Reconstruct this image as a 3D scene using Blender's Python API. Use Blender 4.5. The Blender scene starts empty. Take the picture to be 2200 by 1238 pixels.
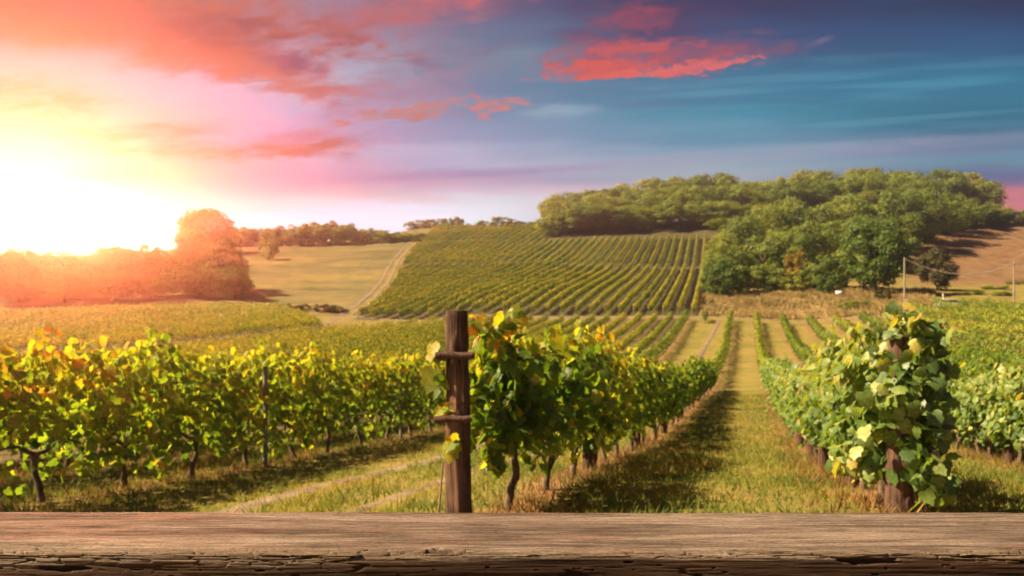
import bpy, math, random
import numpy as np
from mathutils import Vector

C = bpy.context.scene
COL = C.collection
R = math.radians
rng = np.random.default_rng(7)
random.seed(7)

# ------------------------------------------------------------------ camera, light, sky, exposure
FPX, CX, HY = 1750.0, 1100.0, 790.0          # focal length, centre column and horizon of the 2200 px wide photograph

def plan(px, depth):
    return (px - CX) / FPX * depth

def hgt(py, depth):
    return (HY - py) / FPX * depth

cam = bpy.data.cameras.new('camera')
cam.sensor_width = 36.0
cam.lens = 36.0 * FPX / 2200.0
cam.shift_y = (HY - 619.0) / 2200.0
cam.clip_start, cam.clip_end = 0.05, 6000.0
cam.dof.use_dof = True
cam.dof.focus_distance = 1.5
cam.dof.aperture_fstop = 7.5
camo = bpy.data.objects.new('camera', cam)
camo.rotation_euler = (R(90), 0, 0)
COL.objects.link(camo)
C.camera = camo

EXPO = 1.9
C.view_settings.view_transform = 'Standard'
C.view_settings.look = 'None'
C.view_settings.gamma = 1.0
C.view_settings.exposure = EXPO
SUN_AZ, SUN_EL = R(-98), R(43)
sl = bpy.data.lights.new('sun', 'SUN')
sl.energy = 5.0
sl.angle = R(0.5)
sl.color = (1.0, 0.76, 0.45)
so = bpy.data.objects.new('sun', sl)
sd = Vector((math.sin(SUN_AZ) * math.cos(SUN_EL), math.cos(SUN_AZ) * math.cos(SUN_EL), math.sin(SUN_EL)))
so.rotation_euler = sd.to_track_quat('Z', 'Y').to_euler()
COL.objects.link(so)

cy = C.cycles
C.render.engine = 'CYCLES'
cy.use_denoising = True
cy.max_bounces = 5
cy.diffuse_bounces = 3
cy.glossy_bounces = 2
cy.transmission_bounces = 4
cy.transparent_max_bounces = 4
cy.volume_bounces = 0
cy.caustics_reflective = False
cy.caustics_refractive = False
cy.sample_clamp_indirect = 6.0

def lin(c):
    return tuple(((v / 255.0) / 12.92 if v / 255.0 <= 0.04045 else ((v / 255.0 + 0.055) / 1.055) ** 2.4) for v in c)

class NT:
    """small node-tree helper"""
    def __init__(s, nt):
        s.nt = nt
    def n(s, t, **kw):
        q = s.nt.nodes.new(t)
        for k, v in kw.items():
            setattr(q, k, v)
        return q
    def put(s, sock, v):
        if v is None:
            return
        if isinstance(v, bpy.types.NodeSocket):
            s.nt.links.new(v, sock)
        else:
            sock.default_value = v
    def m(s, op, a, b=None, c=None, clamp=False):
        q = s.n('ShaderNodeMath', operation=op, use_clamp=clamp)
        for i, v in enumerate((a, b, c)):
            s.put(q.inputs[i], v)
        return q.outputs[0]
    def vm(s, op, a, b=None):
        q = s.n('ShaderNodeVectorMath', operation=op)
        s.put(q.inputs[0], a)
        s.put(q.inputs[1], b)
        return q.outputs[0]
    def comb(s, x, y, z=0.0):
        q = s.n('ShaderNodeCombineXYZ')
        for i, v in enumerate((x, y, z)):
            s.put(q.inputs[i], v)
        return q.outputs[0]
    def sstep(s, v, lo, hi):
        q = s.n('ShaderNodeMapRange', interpolation_type='SMOOTHSTEP')
        s.put(q.inputs[0], v)
        s.put(q.inputs[1], lo)
        s.put(q.inputs[2], hi)
        return q.outputs[0]
    def noise(s, vec, scale, detail=4.0, rough=0.5, dist=0.0):
        q = s.n('ShaderNodeTexNoise')
        s.put(q.inputs['Vector'], vec)
        s.put(q.inputs['Scale'], scale)
        s.put(q.inputs['Detail'], detail)
        s.put(q.inputs['Roughness'], rough)
        s.put(q.inputs['Distortion'], dist)
        return q.outputs['Fac']
    def mix(s, f, a, b, mode='MIX'):
        q = s.n('ShaderNodeMix', data_type='RGBA', blend_type=mode)
        s.put(q.inputs[0], f)
        for i, v in ((6, a), (7, b)):
            if isinstance(v, tuple) and len(v) == 3:
                v = v + (1.0,)
            s.put(q.inputs[i], v)
        return q.outputs[2]
    def ramp(s, fac, stops, interp='LINEAR'):
        q = s.n('ShaderNodeValToRGB')
        cr = q.color_ramp
        cr.interpolation = interp
        stops = sorted(stops)
        while len(cr.elements) < len(stops):
            cr.elements.new(0.5)
        for e, (p, c) in zip(cr.elements, stops):
            e.position = p
            e.color = tuple(c)[:3] + (1.0,)
        s.put(q.inputs[0], fac)
        return q.outputs[0]

# sky: colour by azimuth and elevation of the view ray, with clouds placed on the celestial sphere
def azel(px, py):
    az = math.atan((px - CX) / FPX)
    return az, math.atan((HY - py) / FPX)

W = bpy.data.worlds.new('World')
C.world = W
W.use_nodes = True
W.node_tree.nodes.clear()
T = NT(W.node_tree)
tc = T.n('ShaderNodeTexCoord')
dirv = T.vm('NORMALIZE', tc.outputs['Generated'])
sx = T.n('ShaderNodeSeparateXYZ')
T.put(sx.inputs[0], dirv)
AZ = T.m('ARCTAN2', sx.outputs[0], sx.outputs[1])
# height above the horizon, measured so that level bands of cloud lie level over the western half of the sky
EL = T.m('ARCTANGENT', T.m('DIVIDE', sx.outputs[2], T.m('MAXIMUM', sx.outputs[1], T.m('MULTIPLY', T.m('SQRT', T.m('SUBTRACT', 1.0001, T.m('MULTIPLY', sx.outputs[2], sx.outputs[2]))), 0.4))))
# slanting streak coordinates: cirrus drawn out along the azimuth, rising slightly to the right
ELs = T.m('MULTIPLY_ADD', AZ, -0.06, EL)
strk = T.noise(T.comb(T.m('MULTIPLY', AZ, 2.2), T.m('MULTIPLY', ELs, 26.0), 3.1), 1.0, 5.0, 0.55, 0.25)
strk2 = T.noise(T.comb(T.m('MULTIPLY', AZ, 5.0), T.m('MULTIPLY', ELs, 75.0), 9.7), 1.0, 3.0, 0.5, 0.1)
soft = T.noise(T.comb(T.m('MULTIPLY', AZ, 14.0), T.m('MULTIPLY', ELs, 44.0), 1.7), 1.0, 7.0, 0.62, 0.7)
fine = T.noise(T.comb(T.m('MULTIPLY', AZ, 48.0), T.m('MULTIPLY', ELs, 120.0), 5.3), 1.0, 6.0, 0.62, 0.5)
big = T.noise(T.comb(T.m('MULTIPLY', AZ, 3.0), T.m('MULTIPLY', EL, 8.0), 8.8), 1.0, 3.0, 0.5, 0.3)
def dev(f, k):
    return T.m('MULTIPLY', T.m('SUBTRACT', f, 0.5), k)
ELw = T.m('ADD', EL, T.m('ADD', dev(strk, 0.05), dev(big, 0.05)))
AZw = T.m('ADD', AZ, T.m('ADD', dev(soft, 0.10), dev(strk, 0.22)))
cols = [
    (100, [(0, (212, 138, 120)), (90, (228, 170, 155)), (160, (240, 208, 194)), (250, (250, 214, 186)), (330, (255, 212, 150)), (390, (255, 226, 140)), (450, (255, 250, 225)), (520, (255, 255, 250)), (790, (255, 240, 215))]),
    (620, [(0, (180, 150, 156)), (90, (190, 196, 200)), (170, (214, 232, 228)), (230, (204, 220, 228)), (290, (206, 200, 216)), (335, (228, 224, 224)), (370, (240, 192, 206)), (400, (252, 196, 198)), (430, (255, 238, 212)), (455, (255, 253, 248)), (790, (255, 250, 240))]),
    (1000, [(0, (40, 84, 128)), (60, (50, 122, 154)), (130, (96, 148, 168)), (190, (40, 144, 172)), (250, (84, 160, 188)), (305, (140, 182, 206)), (340, (206, 214, 228)), (375, (190, 184, 210)), (415, (250, 214, 220)), (445, (255, 250, 246)), (790, (255, 248, 246))]),
    (1500, [(0, (0, 50, 98)), (80, (0, 78, 128)), (190, (0, 132, 170)), (240, (20, 154, 182)), (290, (84, 160, 190)), (330, (150, 186, 208)), (370, (176, 196, 210)), (420, (236, 216, 226)), (790, (240, 220, 226))]),
    (2100, [(0, (0, 52, 94)), (100, (0, 86, 132)), (190, (0, 130, 164)), (265, (0, 124, 156)), (300, (98, 140, 172)), (330, (124, 150, 186)), (350, (112, 164, 186)), (380, (120, 130, 172)), (412, (205, 126, 152)), (435, (240, 132, 150)), (790, (236, 170, 180))]),
]
sky, prev = None, None
EMAX = 0.48
for px, stops in cols:
    st = []
    for py, c in stops:
        st.append((max(0.0, min(1.0, azel(px, py)[1] / EMAX)), lin(c)))
    last = st[0]
    st = [s for s in st]
    rc = T.ramp(T.m('DIVIDE', ELw, EMAX), st, 'EASE')
    a = azel(px, 400)[0]
    sky = rc if sky is None else T.mix(T.sstep(AZw, prev, a), sky, rc)
    prev = a
# upper sky dims towards the zenith
sky = T.mix(T.sstep(EL, 0.45, 1.1), sky, lin((36, 66, 104)))
# bright and grey cirrus streaks
hi = T.m('MULTIPLY', T.sstep(strk, 0.52, 0.75), T.sstep(EL, 0.55, 0.12))
sky = T.mix(T.m('MULTIPLY', T.m('MULTIPLY', hi, T.sstep(AZ, 0.25, -0.1)), 0.24), sky, lin((240, 226, 230)))
teal = T.m('MULTIPLY', T.m('MULTIPLY', T.sstep(strk2, 0.48, 0.68), T.sstep(AZ, -0.05, 0.12)), T.m('MULTIPLY', T.sstep(EL, 0.20, 0.27), T.sstep(EL, 0.40, 0.32)))
sky = T.mix(T.m('MULTIPLY', teal, 0.45), sky, lin((86, 172, 198)))
lo = T.m('MULTIPLY', T.m('MULTIPLY', T.sstep(strk2, 0.55, 0.8), T.sstep(AZ, 0.3, -0.1)), 0.18)
sky = T.mix(lo, sky, lin((120, 128, 168)))

WISP = T.m('MULTIPLY_ADD', T.sstep(T.noise(T.comb(T.m('MULTIPLY', AZ, 22.0), T.m('MULTIPLY', ELs, 95.0), 2.2), 1.0, 7.0, 0.66, 0.8), 0.36, 0.62), 0.6, 0.42)
def cloud(px, py, rx, ry, col, alpha=1.0, tilt=0.0, k=0.8, kf=0.0, lo=0.22, hi=0.92, src=None):
    global sky
    a0, e0 = azel(px, py)
    sc = FPX
    ca, sa = math.cos(R(tilt)), math.sin(R(tilt))
    da = T.m('SUBTRACT', AZ, a0)
    de = T.m('SUBTRACT', EL, e0)
    u = T.m('MULTIPLY_ADD', da, ca * sc / rx, T.m('MULTIPLY', de, sa * sc / rx))
    v = T.m('MULTIPLY_ADD', da, -sa * sc / ry, T.m('MULTIPLY', de, ca * sc / ry))
    d2 = T.m('MULTIPLY_ADD', u, u, T.m('MULTIPLY', v, v))
    g = T.m('EXPONENT', T.m('MULTIPLY', d2, -0.7))
    g2 = T.m('ADD', g, dev(src if src is not None else soft, k * (1.0 if src is not None else 1.9)))
    if kf:
        g2 = T.m('ADD', g2, dev(fine, kf * 1.7))
    al = T.m('MULTIPLY', T.sstep(g2, lo, hi), T.m('MULTIPLY', T.sstep(g, 0.03, 0.4), T.m('MULTIPLY', WISP, alpha)))
    sky = T.mix(al, sky, lin(col))

cloud(820, 40, 300, 46, (226, 124, 126), 0.8, 9, 0.9, 0.2)
cloud(860, 28, 230, 22, (248, 112, 108), 0.8, 9, 0.9, 0.3)
cloud(300, 30, 470, 80, (206, 70, 66), 1.0, -7, 0.9, 0.3)
cloud(330, 92, 400, 40, (246, 84, 62), 1.0, -12, 1.0, 0.4)
cloud(60, 20, 200, 40, (176, 56, 54), 0.8, 4, 0.8, 0.3)
cloud(250, 40, 120, 22, (170, 90, 98), 0.7, -10, 0.9, 0.3)
cloud(90, 60, 150, 30, (250, 104, 58), 0.8, -8, 0.9, 0.4)
cloud(420, 8, 180, 26, (255, 104, 74), 0.9, 0, 0.8, 0.3)
cloud(360, 52, 150, 26, (255, 92, 72), 0.9, -10, 0.9, 0.3)
cloud(520, 130, 200, 34, (250, 78, 54), 1.0, -14, 0.9, 0.4)
cloud(470, 66, 110, 32, (84, 24, 74), 1.0, -8, 0.9, 0.3)
cloud(540, 140, 110, 18, (255, 100, 70), 0.9, -12, 0.8, 0.4)
cloud(630, 138, 70, 26, (70, 56, 110), 1.0, -16, 0.8, 0.3)
cloud(640, 186, 100, 20, (250, 110, 96), 0.95, -22, 1.0, 0.4)
cloud(30, 214, 150, 52, (196, 62, 44), 0.95, -6, 0.8, 0.2)
cloud(330, 281, 170, 20, (196, 66, 84), 1.0, 2, 0.9, 0.2)
cloud(700, 285, 260, 40, (214, 176, 204), 0.55, 6, 0.9, 0.1)
cloud(860, 205, 160, 34, (206, 150, 166), 0.75, 9, 0.8, 0.1)
cloud(430, 326, 240, 20, (214, 60, 30), 1.0, -1, 0.8, 0.4)
cloud(660, 312, 140, 26, (236, 84, 70), 1.0, 4, 0.9, 0.6)
cloud(640, 300, 60, 12, (196, 140, 178), 0.7, 4, 0.8, 0.4)
cloud(740, 340, 60, 12, (226, 164, 180), 0.8, -10, 0.6, 0.1)
cloud(890, 240, 170, 20, (255, 138, 112), 0.95, 8, 0.5, 1.5, 0.5, 0.8)
cloud(1040, 228, 90, 22, (255, 140, 120), 0.95, 6, 0.3, 1.9, 0.6, 0.85)
cloud(700, 395, 420, 22, (250, 182, 192), 0.8, 1, 0.5, 0.0, src=strk)
cloud(1000, 374, 330, 9, (172, 158, 196), 0.75, 3, 0.4, 0.0, src=strk)
cloud(860, 424, 140, 13, (255, 186, 170), 0.8, -2, 0.5, 0.0)
cloud(60, 380, 170, 14, (255, 224, 96), 0.8, 0, 0.5, 0.0)
cloud(990, 118, 130, 16, (96, 116, 148), 0.7, 10, 0.7, 0.1)
cloud(1200, 242, 90, 16, (158, 200, 212), 0.7, 4, 0.7, 0.1)
cloud(1400, 72, 150, 58, (62, 54, 100), 0.8, 4, 0.9, 0.3)
cloud(1345, 40, 80, 26, (176, 70, 92), 0.7, 0, 1.1, 0.7)
cloud(1450, 118, 230, 34, (150, 84, 112), 0.8, 4, 0.7, 0.5)
cloud(1350, 122, 190, 34, (196, 84, 96), 0.85, 3, 1.1, 0.8)
cloud(1300, 150, 170, 18, (250, 92, 78), 1.0, 1, 0.9, 1.3, 0.38, 0.8)
cloud(1370, 104, 120, 12, (226, 90, 92), 0.8, 4, 0.9, 1.4, 0.4, 0.85)
cloud(1400, 156, 110, 9, (255, 104, 84), 1.0, 4, 0.9, 1.5, 0.4, 0.8)
cloud(1510, 142, 130, 12, (244, 112, 110), 0.95, 6, 0.5, 1.6, 0.5, 0.8)
cloud(1765, 88, 24, 7, (126, 110, 142), 0.8, 20, 0.3, 0.6)
cloud(1650, 330, 500, 16, (180, 178, 204), 0.55, 4, 0.6, 0.0, src=strk)
cloud(2160, 384, 200, 20, (118, 124, 170), 0.8, 0, 0.4, 0.0)
cloud(2200, 432, 90, 30, (255, 150, 158), 0.95, 0, 0.4, 0.1)
# the sun, its aureole and the bright air round it
sa0 = math.atan((72 - CX) / FPX)
se0 = math.atan((HY - 492) / FPX * math.cos(sa0))
ddot = T.n('ShaderNodeVectorMath', operation='DOT_PRODUCT')
T.put(ddot.inputs[0], dirv)
ddot.inputs[1].default_value = (math.sin(sa0) * math.cos(se0), math.cos(sa0) * math.cos(se0), math.sin(se0))
ang = T.m('ARCCOSINE', T.m('MINIMUM', ddot.outputs['Value'], 0.999999))
def halo(r, col, power=1.0):
    global sky
    q = T.m('DIVIDE', ang, r)
    g = T.m('EXPONENT', T.m('MULTIPLY', T.m('POWER', q, power), -1.0))
    sky = T.mix(1.0, sky, T.mix(g, (0, 0, 0), col), 'ADD')
sky = T.mix(1.0, sky, T.mix(T.sstep(ang, R(46), R(10)), (0.90, 0.93, 0.94), (0.14, 0.50, 0.90)), 'MULTIPLY')
band = T.m('MULTIPLY', T.m('MULTIPLY', T.sstep(EL, 0.235, 0.165), T.sstep(AZ, 0.16, -0.12)), 1.0)
sky = T.mix(1.0, sky, T.mix(band, (0.0, 0.0, 0.0), (0.55, 0.62, 0.62)), 'ADD')
halo(R(1.2), (5600.0, 1080.0, 400.0), 4.0)
halo(R(2.4), (3.0, 2.4, 1.3), 1.5)
# a little of the physical sky for the general daylight
ns = T.n('ShaderNodeTexSky', sky_type='NISHITA', sun_disc=False)
ns.sun_elevation, ns.sun_rotation = SUN_EL, SUN_AZ
sky = T.mix(1.0, sky, T.mix(1.0, ns.outputs[0], (0.0015, 0.0015, 0.0015), 'MULTIPLY'), 'ADD')
bg = T.n('ShaderNodeBackground')
T.put(bg.inputs[0], sky)
bg.inputs[1].default_value = 1.0 / 2 ** EXPO
wo = T.n('ShaderNodeOutputWorld')
T.nt.links.new(bg.outputs[0], wo.inputs[0])
W.cycles.sampling_method = 'MANUAL'
W.cycles.sample_map_resolution = 1024

# ==== GEOMETRY
# ------------------------------------------------------------------ helpers
def hash2(ix, iy, seed):
    h = (ix.astype(np.int64) * 374761393 + iy.astype(np.int64) * 668265263 + seed * 1442695041) & 0xFFFFFFFF
    h = ((h ^ (h >> 13)) * 1274126177) & 0xFFFFFFFF
    h = ((h ^ (h >> 16)) * 2246822519) & 0xFFFFFFFF
    return ((h ^ (h >> 15)) & 0xFFFFFF) / float(0xFFFFFF)

def vnoise(x, y, seed=0):
    x = np.asarray(x, float); y = np.asarray(y, float)
    ix, iy = np.floor(x), np.floor(y)
    fx, fy = x - ix, y - iy
    fx, fy = fx * fx * (3 - 2 * fx), fy * fy * (3 - 2 * fy)
    a, b = hash2(ix, iy, seed), hash2(ix + 1, iy, seed)
    c, d = hash2(ix, iy + 1, seed), hash2(ix + 1, iy + 1, seed)
    return (a * (1 - fx) + b * fx) * (1 - fy) + (c * (1 - fx) + d * fx) * fy

def fbm(x, y, seed=0, oct=4, gain=0.5):
    s, a, t = 0.0, 1.0, 0.0
    for i in range(oct):
        s = s + a * vnoise(x * 2 ** i + 17.3 * i, y * 2 ** i - 9.1 * i, seed + i)
        t += a
        a *= gain
    return s / t

def mesh_np(name, V, F, attrs=None, smooth=False, pt=None):
    """V (n,3), F (m,k) with constant k; attrs: {name: per-face floats}, pt: {name: per-vertex floats}"""
    V = np.asarray(V, np.float32); F = np.asarray(F, np.int32)
    me = bpy.data.meshes.new(name)
    k = F.shape[1]
    me.vertices.add(len(V)); me.vertices.foreach_set('co', V.ravel())
    me.loops.add(F.size); me.loops.foreach_set('vertex_index', F.ravel())
    me.polygons.add(len(F))
    me.polygons.foreach_set('loop_start', np.arange(0, F.size, k, dtype=np.int32))
    me.polygons.foreach_set('loop_total', np.full(len(F), k, np.int32))
    if smooth:
        me.polygons.foreach_set('use_smooth', np.ones(len(F), bool))
    for nm, a in (attrs or {}).items():
        at = me.attributes.new(nm, 'FLOAT', 'FACE')
        at.data.foreach_set('value', np.asarray(a, np.float32))
    for nm, a in (pt or {}).items():
        at = me.attributes.new(nm, 'FLOAT', 'POINT')
        at.data.foreach_set('value', np.asarray(a, np.float32))
    me.update(calc_edges=True)
    return me

def link(name, me, mat=None, parent=None, loc=None, rotz=0.0):
    o = bpy.data.objects.new(name, me)
    COL.objects.link(o)
    if mat is not None and me is not None and not me.materials:
        me.materials.append(mat)
    if parent is not None:
        o.parent = parent
    if loc is not None:
        o.location = loc
    o.rotation_euler = (0, 0, rotz)
    return o

def tag(o, label=None, cat=None, group=None, kind=None):
    for k, v in (('label', label), ('category', cat), ('group', group), ('kind', kind)):
        if v:
            o[k] = v
    return o

class Geo:
    """collects triangles/quads (quads as two triangles) from several shapes for ONE mesh"""
    def __init__(s):
        s.V, s.F, s.n = [], [], 0
    def add(s, V, F):
        V = np.asarray(V, float); F = np.asarray(F, int)
        if F.shape[1] == 4:
            F = np.vstack([F[:, [0, 1, 2]], F[:, [0, 2, 3]]])
        s.V.append(V); s.F.append(F + s.n); s.n += len(V)
        return s
    def tube(s, pts, radii, sides=7, seed=0, rough=0.0, cap=True):
        pts = np.asarray(pts, float); n = len(pts)
        radii = np.broadcast_to(np.asarray(radii, float), (n,))
        t = np.gradient(pts, axis=0)
        t /= np.linalg.norm(t, axis=1)[:, None] + 1e-9
        up = np.where(np.abs(t[:, 2:3]) > 0.9, np.array([[1.0, 0, 0]]), np.array([[0, 0, 1.0]]))
        a = np.cross(t, up); a /= np.linalg.norm(a, axis=1)[:, None] + 1e-9
        b = np.cross(t, a)
        th = np.linspace(0, 2 * np.pi, sides, endpoint=False)
        rr = radii[:, None] * (1 + rough * (hash2(np.arange(n)[:, None] + 0 * th[None].astype(int), np.arange(sides)[None] + 0 * np.arange(n)[:, None], seed) - 0.5) * 2)
        V = pts[:, None] + a[:, None] * (np.cos(th)[None] * rr)[..., None] + b[:, None] * (np.sin(th)[None] * rr)[..., None]
        V = V.reshape(-1, 3)
        i = np.arange(n - 1)[:, None] * sides; j = np.arange(sides)[None]; j2 = (j + 1) % sides
        F = np.stack([i + j, i + j2, i + sides + j2, i + sides + j], -1).reshape(-1, 4)
        s.add(V, F)
        if cap:
            for e, rev in ((0, 0), (n - 1, 1)):
                ring = V[e * sides:(e + 1) * sides]
                Vc = np.vstack([ring, pts[e:e + 1]])
                k = np.arange(sides)
                Fc = np.stack([k, (k + 1) % sides, np.full(sides, sides)], -1)
                s.add(Vc, Fc[:, ::-1] if rev == 0 else Fc)
        return s
    def box(s, c, sz, rot=0.0):
        c = np.asarray(c, float); h = np.asarray(sz, float) / 2
        V = np.array([[x, y, z] for x in (-1, 1) for y in (-1, 1) for z in (-1, 1)], float) * h
        if rot:
            V = V @ np.array([[math.cos(rot), math.sin(rot), 0], [-math.sin(rot), math.cos(rot), 0], [0, 0, 1]])
        F = [[0, 1, 3, 2], [4, 6, 7, 5], [0, 4, 5, 1], [2, 3, 7, 6], [0, 2, 6, 4], [1, 5, 7, 3]]
        return s.add(V + c, F)
    def mesh(s, name, smooth=False):
        return mesh_np(name, np.vstack(s.V), np.vstack(s.F), smooth=smooth)

# leaf shapes: outline (x across, y towards the tip), fan from a centre point
def _sym(half):
    return np.array(half + [(-x, y) for x, y in half[::-1] if x > 1e-6])
LOBED = _sym([(0.0, 0.0), (0.20, -0.12), (0.43, -0.02), (0.51, 0.26), (0.40, 0.40), (0.43, 0.64), (0.22, 0.74), (0.0, 1.0)])
HEXA = _sym([(0.0, 0.0), (0.40, 0.12), (0.40, 0.58), (0.0, 1.0)])
KITE = _sym([(0.0, 0.0), (0.42, 0.42), (0.0, 1.0)])

def unit(a):
    return a / (np.linalg.norm(a, axis=-1, keepdims=True) + 1e-9)

def leaf_mesh(name, P, N, Tp, size, outline=HEXA, fold=0.25, curl=0.18, rnd=None):
    """P base points, N blade normals, Tp tip directions, size lengths"""
    n = len(P)
    N = unit(N)
    Tp = unit(Tp - N * np.sum(Tp * N, -1, keepdims=True))
    B = np.cross(N, Tp)
    if outline is KITE:
        tmpl = KITE; faces = np.array([[0, 1, 2], [0, 2, 3]])
    else:
        tmpl = np.vstack([outline, [[0.0, 0.34]]]); k = len(outline)
        faces = np.stack([np.arange(k), (np.arange(k) + 1) % k, np.full(k, k)], -1)
    z = -fold * np.abs(tmpl[:, 0]) - curl * tmpl[:, 1] ** 2
    sz = np.broadcast_to(np.asarray(size, float), (n,))[:, None, None]
    fr, cr_ = rng.normal(1.1, 0.9, (n, 1)), rng.normal(1.2, 1.6, (n, 1))
    tw = rng.normal(0, 0.25, (n, 1))
    z = -fold * fr * np.abs(tmpl[None, :, 0]) - curl * cr_ * tmpl[None, :, 1] ** 2 + tw * tmpl[None, :, 0] * tmpl[None, :, 1]
    V = P[:, None] + sz * (B[:, None] * tmpl[None, :, 0:1] + Tp[:, None] * tmpl[None, :, 1:2] + N[:, None] * z[:, :, None])
    F = faces[None] + (np.arange(n) * len(tmpl))[:, None, None]
    if rnd is None:
        rnd = rng.random(n)
    return mesh_np(name, V.reshape(-1, 3), F.reshape(-1, 3), {'tint': np.repeat(rnd, len(faces))})

# ------------------------------------------------------------------ materials
def new_mat(name):
    m = bpy.data.materials.new(name)
    m.use_nodes = True
    m.node_tree.nodes.clear()
    return m, NT(m.node_tree)

def finish(t, shader, disp=None):
    o = t.n('ShaderNodeOutputMaterial')
    t.nt.links.new(shader, o.inputs[0])

def attr(t, name):
    q = t.n('ShaderNodeAttribute', attribute_name=name)
    return q.outputs['Fac']

def bsdf(t, col, rough=0.8, spec=0.3, normal=None):
    q = t.n('ShaderNodeBsdfPrincipled')
    t.put(q.inputs['Base Color'], col if isinstance(col, bpy.types.NodeSocket) else tuple(col)[:3] + (1.0,))
    t.put(q.inputs['Roughness'], rough)
    t.put(q.inputs['Specular IOR Level'], spec)
    if normal is not None:
        t.put(q.inputs['Normal'], normal)
    return q.outputs[0]

def bump(t, h, strength=0.5, dist=0.02):
    q = t.n('ShaderNodeBump')
    t.put(q.inputs['Height'], h)
    q.inputs['Strength'].default_value = strength
    q.inputs['Distance'].default_value = dist
    return q.outputs[0]

def leaf_mat(name, stops, trans=0.45, rough=0.5, spec=0.35, tgain=(1.9, 1.8, 0.9), scale=0.8, per=0.14):
    m, t = new_mat(name)
    oi = t.n('ShaderNodeObjectInfo')
    geo = t.n('ShaderNodeNewGeometry')
    big = t.noise(geo.outputs['Position'], scale, 2.0)
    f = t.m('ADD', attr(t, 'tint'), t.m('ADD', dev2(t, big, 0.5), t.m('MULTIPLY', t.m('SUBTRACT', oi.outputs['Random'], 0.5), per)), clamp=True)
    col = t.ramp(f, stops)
    mott = t.noise(geo.outputs['Position'], 38.0, 3.0, 0.6)
    col = t.mix(1.0, col, t.ramp(mott, [(0.3, (0.62, 0.66, 0.62)), (0.55, (1.0, 1.0, 1.0)), (0.75, (1.30, 1.22, 1.15))]), 'MULTIPLY')
    tcol = t.mix(1.0, col, tuple(tgain), 'MULTIPLY')
    p = bsdf(t, col, rough, spec)
    tr = t.n('ShaderNodeBsdfTranslucent')
    t.put(tr.inputs[0], tcol)
    mx = t.n('ShaderNodeMixShader')
    mx.inputs[0].default_value = trans
    t.nt.links.new(p, mx.inputs[1]); t.nt.links.new(tr.outputs[0], mx.inputs[2])
    finish(t, mx.outputs[0])
    return m

def dev2(t, f, k):
    return t.m('MULTIPLY', t.m('SUBTRACT', f, 0.5), k)

VINE = [(0.0, (0.038, 0.080, 0.012)), (0.35, (0.080, 0.150, 0.018)), (0.62, (0.15, 0.215, 0.022)), (0.82, (0.25, 0.27, 0.025)), (0.97, (0.34, 0.27, 0.025)), (1.0, (0.34, 0.19, 0.03))]
M_VINE = leaf_mat('vine_leaf', VINE, 0.50, 0.50, 0.38, (2.3, 2.1, 0.7))
PALE = [(0.0, (0.055, 0.105, 0.030)), (0.3, (0.10, 0.175, 0.040)), (0.6, (0.185, 0.26, 0.06)), (0.82, (0.30, 0.35, 0.12)), (0.97, (0.42, 0.36, 0.06)), (1.0, (0.40, 0.24, 0.05))]
M_PALE = leaf_mat('sunlit_vine_leaf', PALE, 0.42, 0.46, 0.5, (1.7, 1.6, 0.5))  # lighter leaf copy; sun gloss on the right-hand rows put into its colour
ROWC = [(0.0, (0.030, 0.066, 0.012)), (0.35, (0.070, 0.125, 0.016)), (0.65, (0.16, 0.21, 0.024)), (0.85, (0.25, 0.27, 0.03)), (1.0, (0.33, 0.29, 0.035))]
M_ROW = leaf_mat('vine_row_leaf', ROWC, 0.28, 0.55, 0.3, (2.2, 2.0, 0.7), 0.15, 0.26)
M_TREE = leaf_mat('tree_leaf', [(0.0, (0.070, 0.115, 0.026)), (0.45, (0.15, 0.205, 0.040)), (0.8, (0.26, 0.29, 0.052)), (1.0, (0.34, 0.31, 0.06))], 0.40, 0.55, 0.3, (2.0, 1.9, 0.7), 0.10, 0.42)
M_LIME = leaf_mat('walnut_leaf', [(0.0, (0.035, 0.075, 0.012)), (0.5, (0.075, 0.13, 0.018)), (1.0, (0.16, 0.19, 0.025))], 0.35, 0.5, 0.3, (1.9, 1.8, 0.7), 0.3)
M_AUTUMN = leaf_mat('autumn_leaf', [(0.0, (0.12, 0.10, 0.015)), (0.5, (0.28, 0.20, 0.02)), (1.0, (0.36, 0.20, 0.02))], 0.35, 0.5, 0.3, (1.6, 1.4, 0.7), 0.3)
M_BROWNBUSH = leaf_mat('bush_leaf', [(0.0, (0.045, 0.050, 0.022)), (0.6, (0.085, 0.080, 0.030)), (1.0, (0.14, 0.10, 0.04))], 0.25, 0.6, 0.2, (1.5, 1.4, 0.8), 0.3)
M_GRASS = leaf_mat('grass_blade', [(0.0, (0.07, 0.11, 0.016)), (0.45, (0.16, 0.19, 0.028)), (0.75, (0.29, 0.25, 0.05)), (1.0, (0.36, 0.21, 0.07))], 0.35, 0.6, 0.2, (1.5, 1.4, 0.7), 0.7)
M_WEED = leaf_mat('dry_weed', [(0.0, (0.07, 0.085, 0.02)), (0.35, (0.17, 0.10, 0.04)), (0.7, (0.27, 0.15, 0.06)), (1.0, (0.36, 0.22, 0.09))], 0.3, 0.7, 0.15, (1.3, 1.2, 0.8), 0.9)

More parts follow.
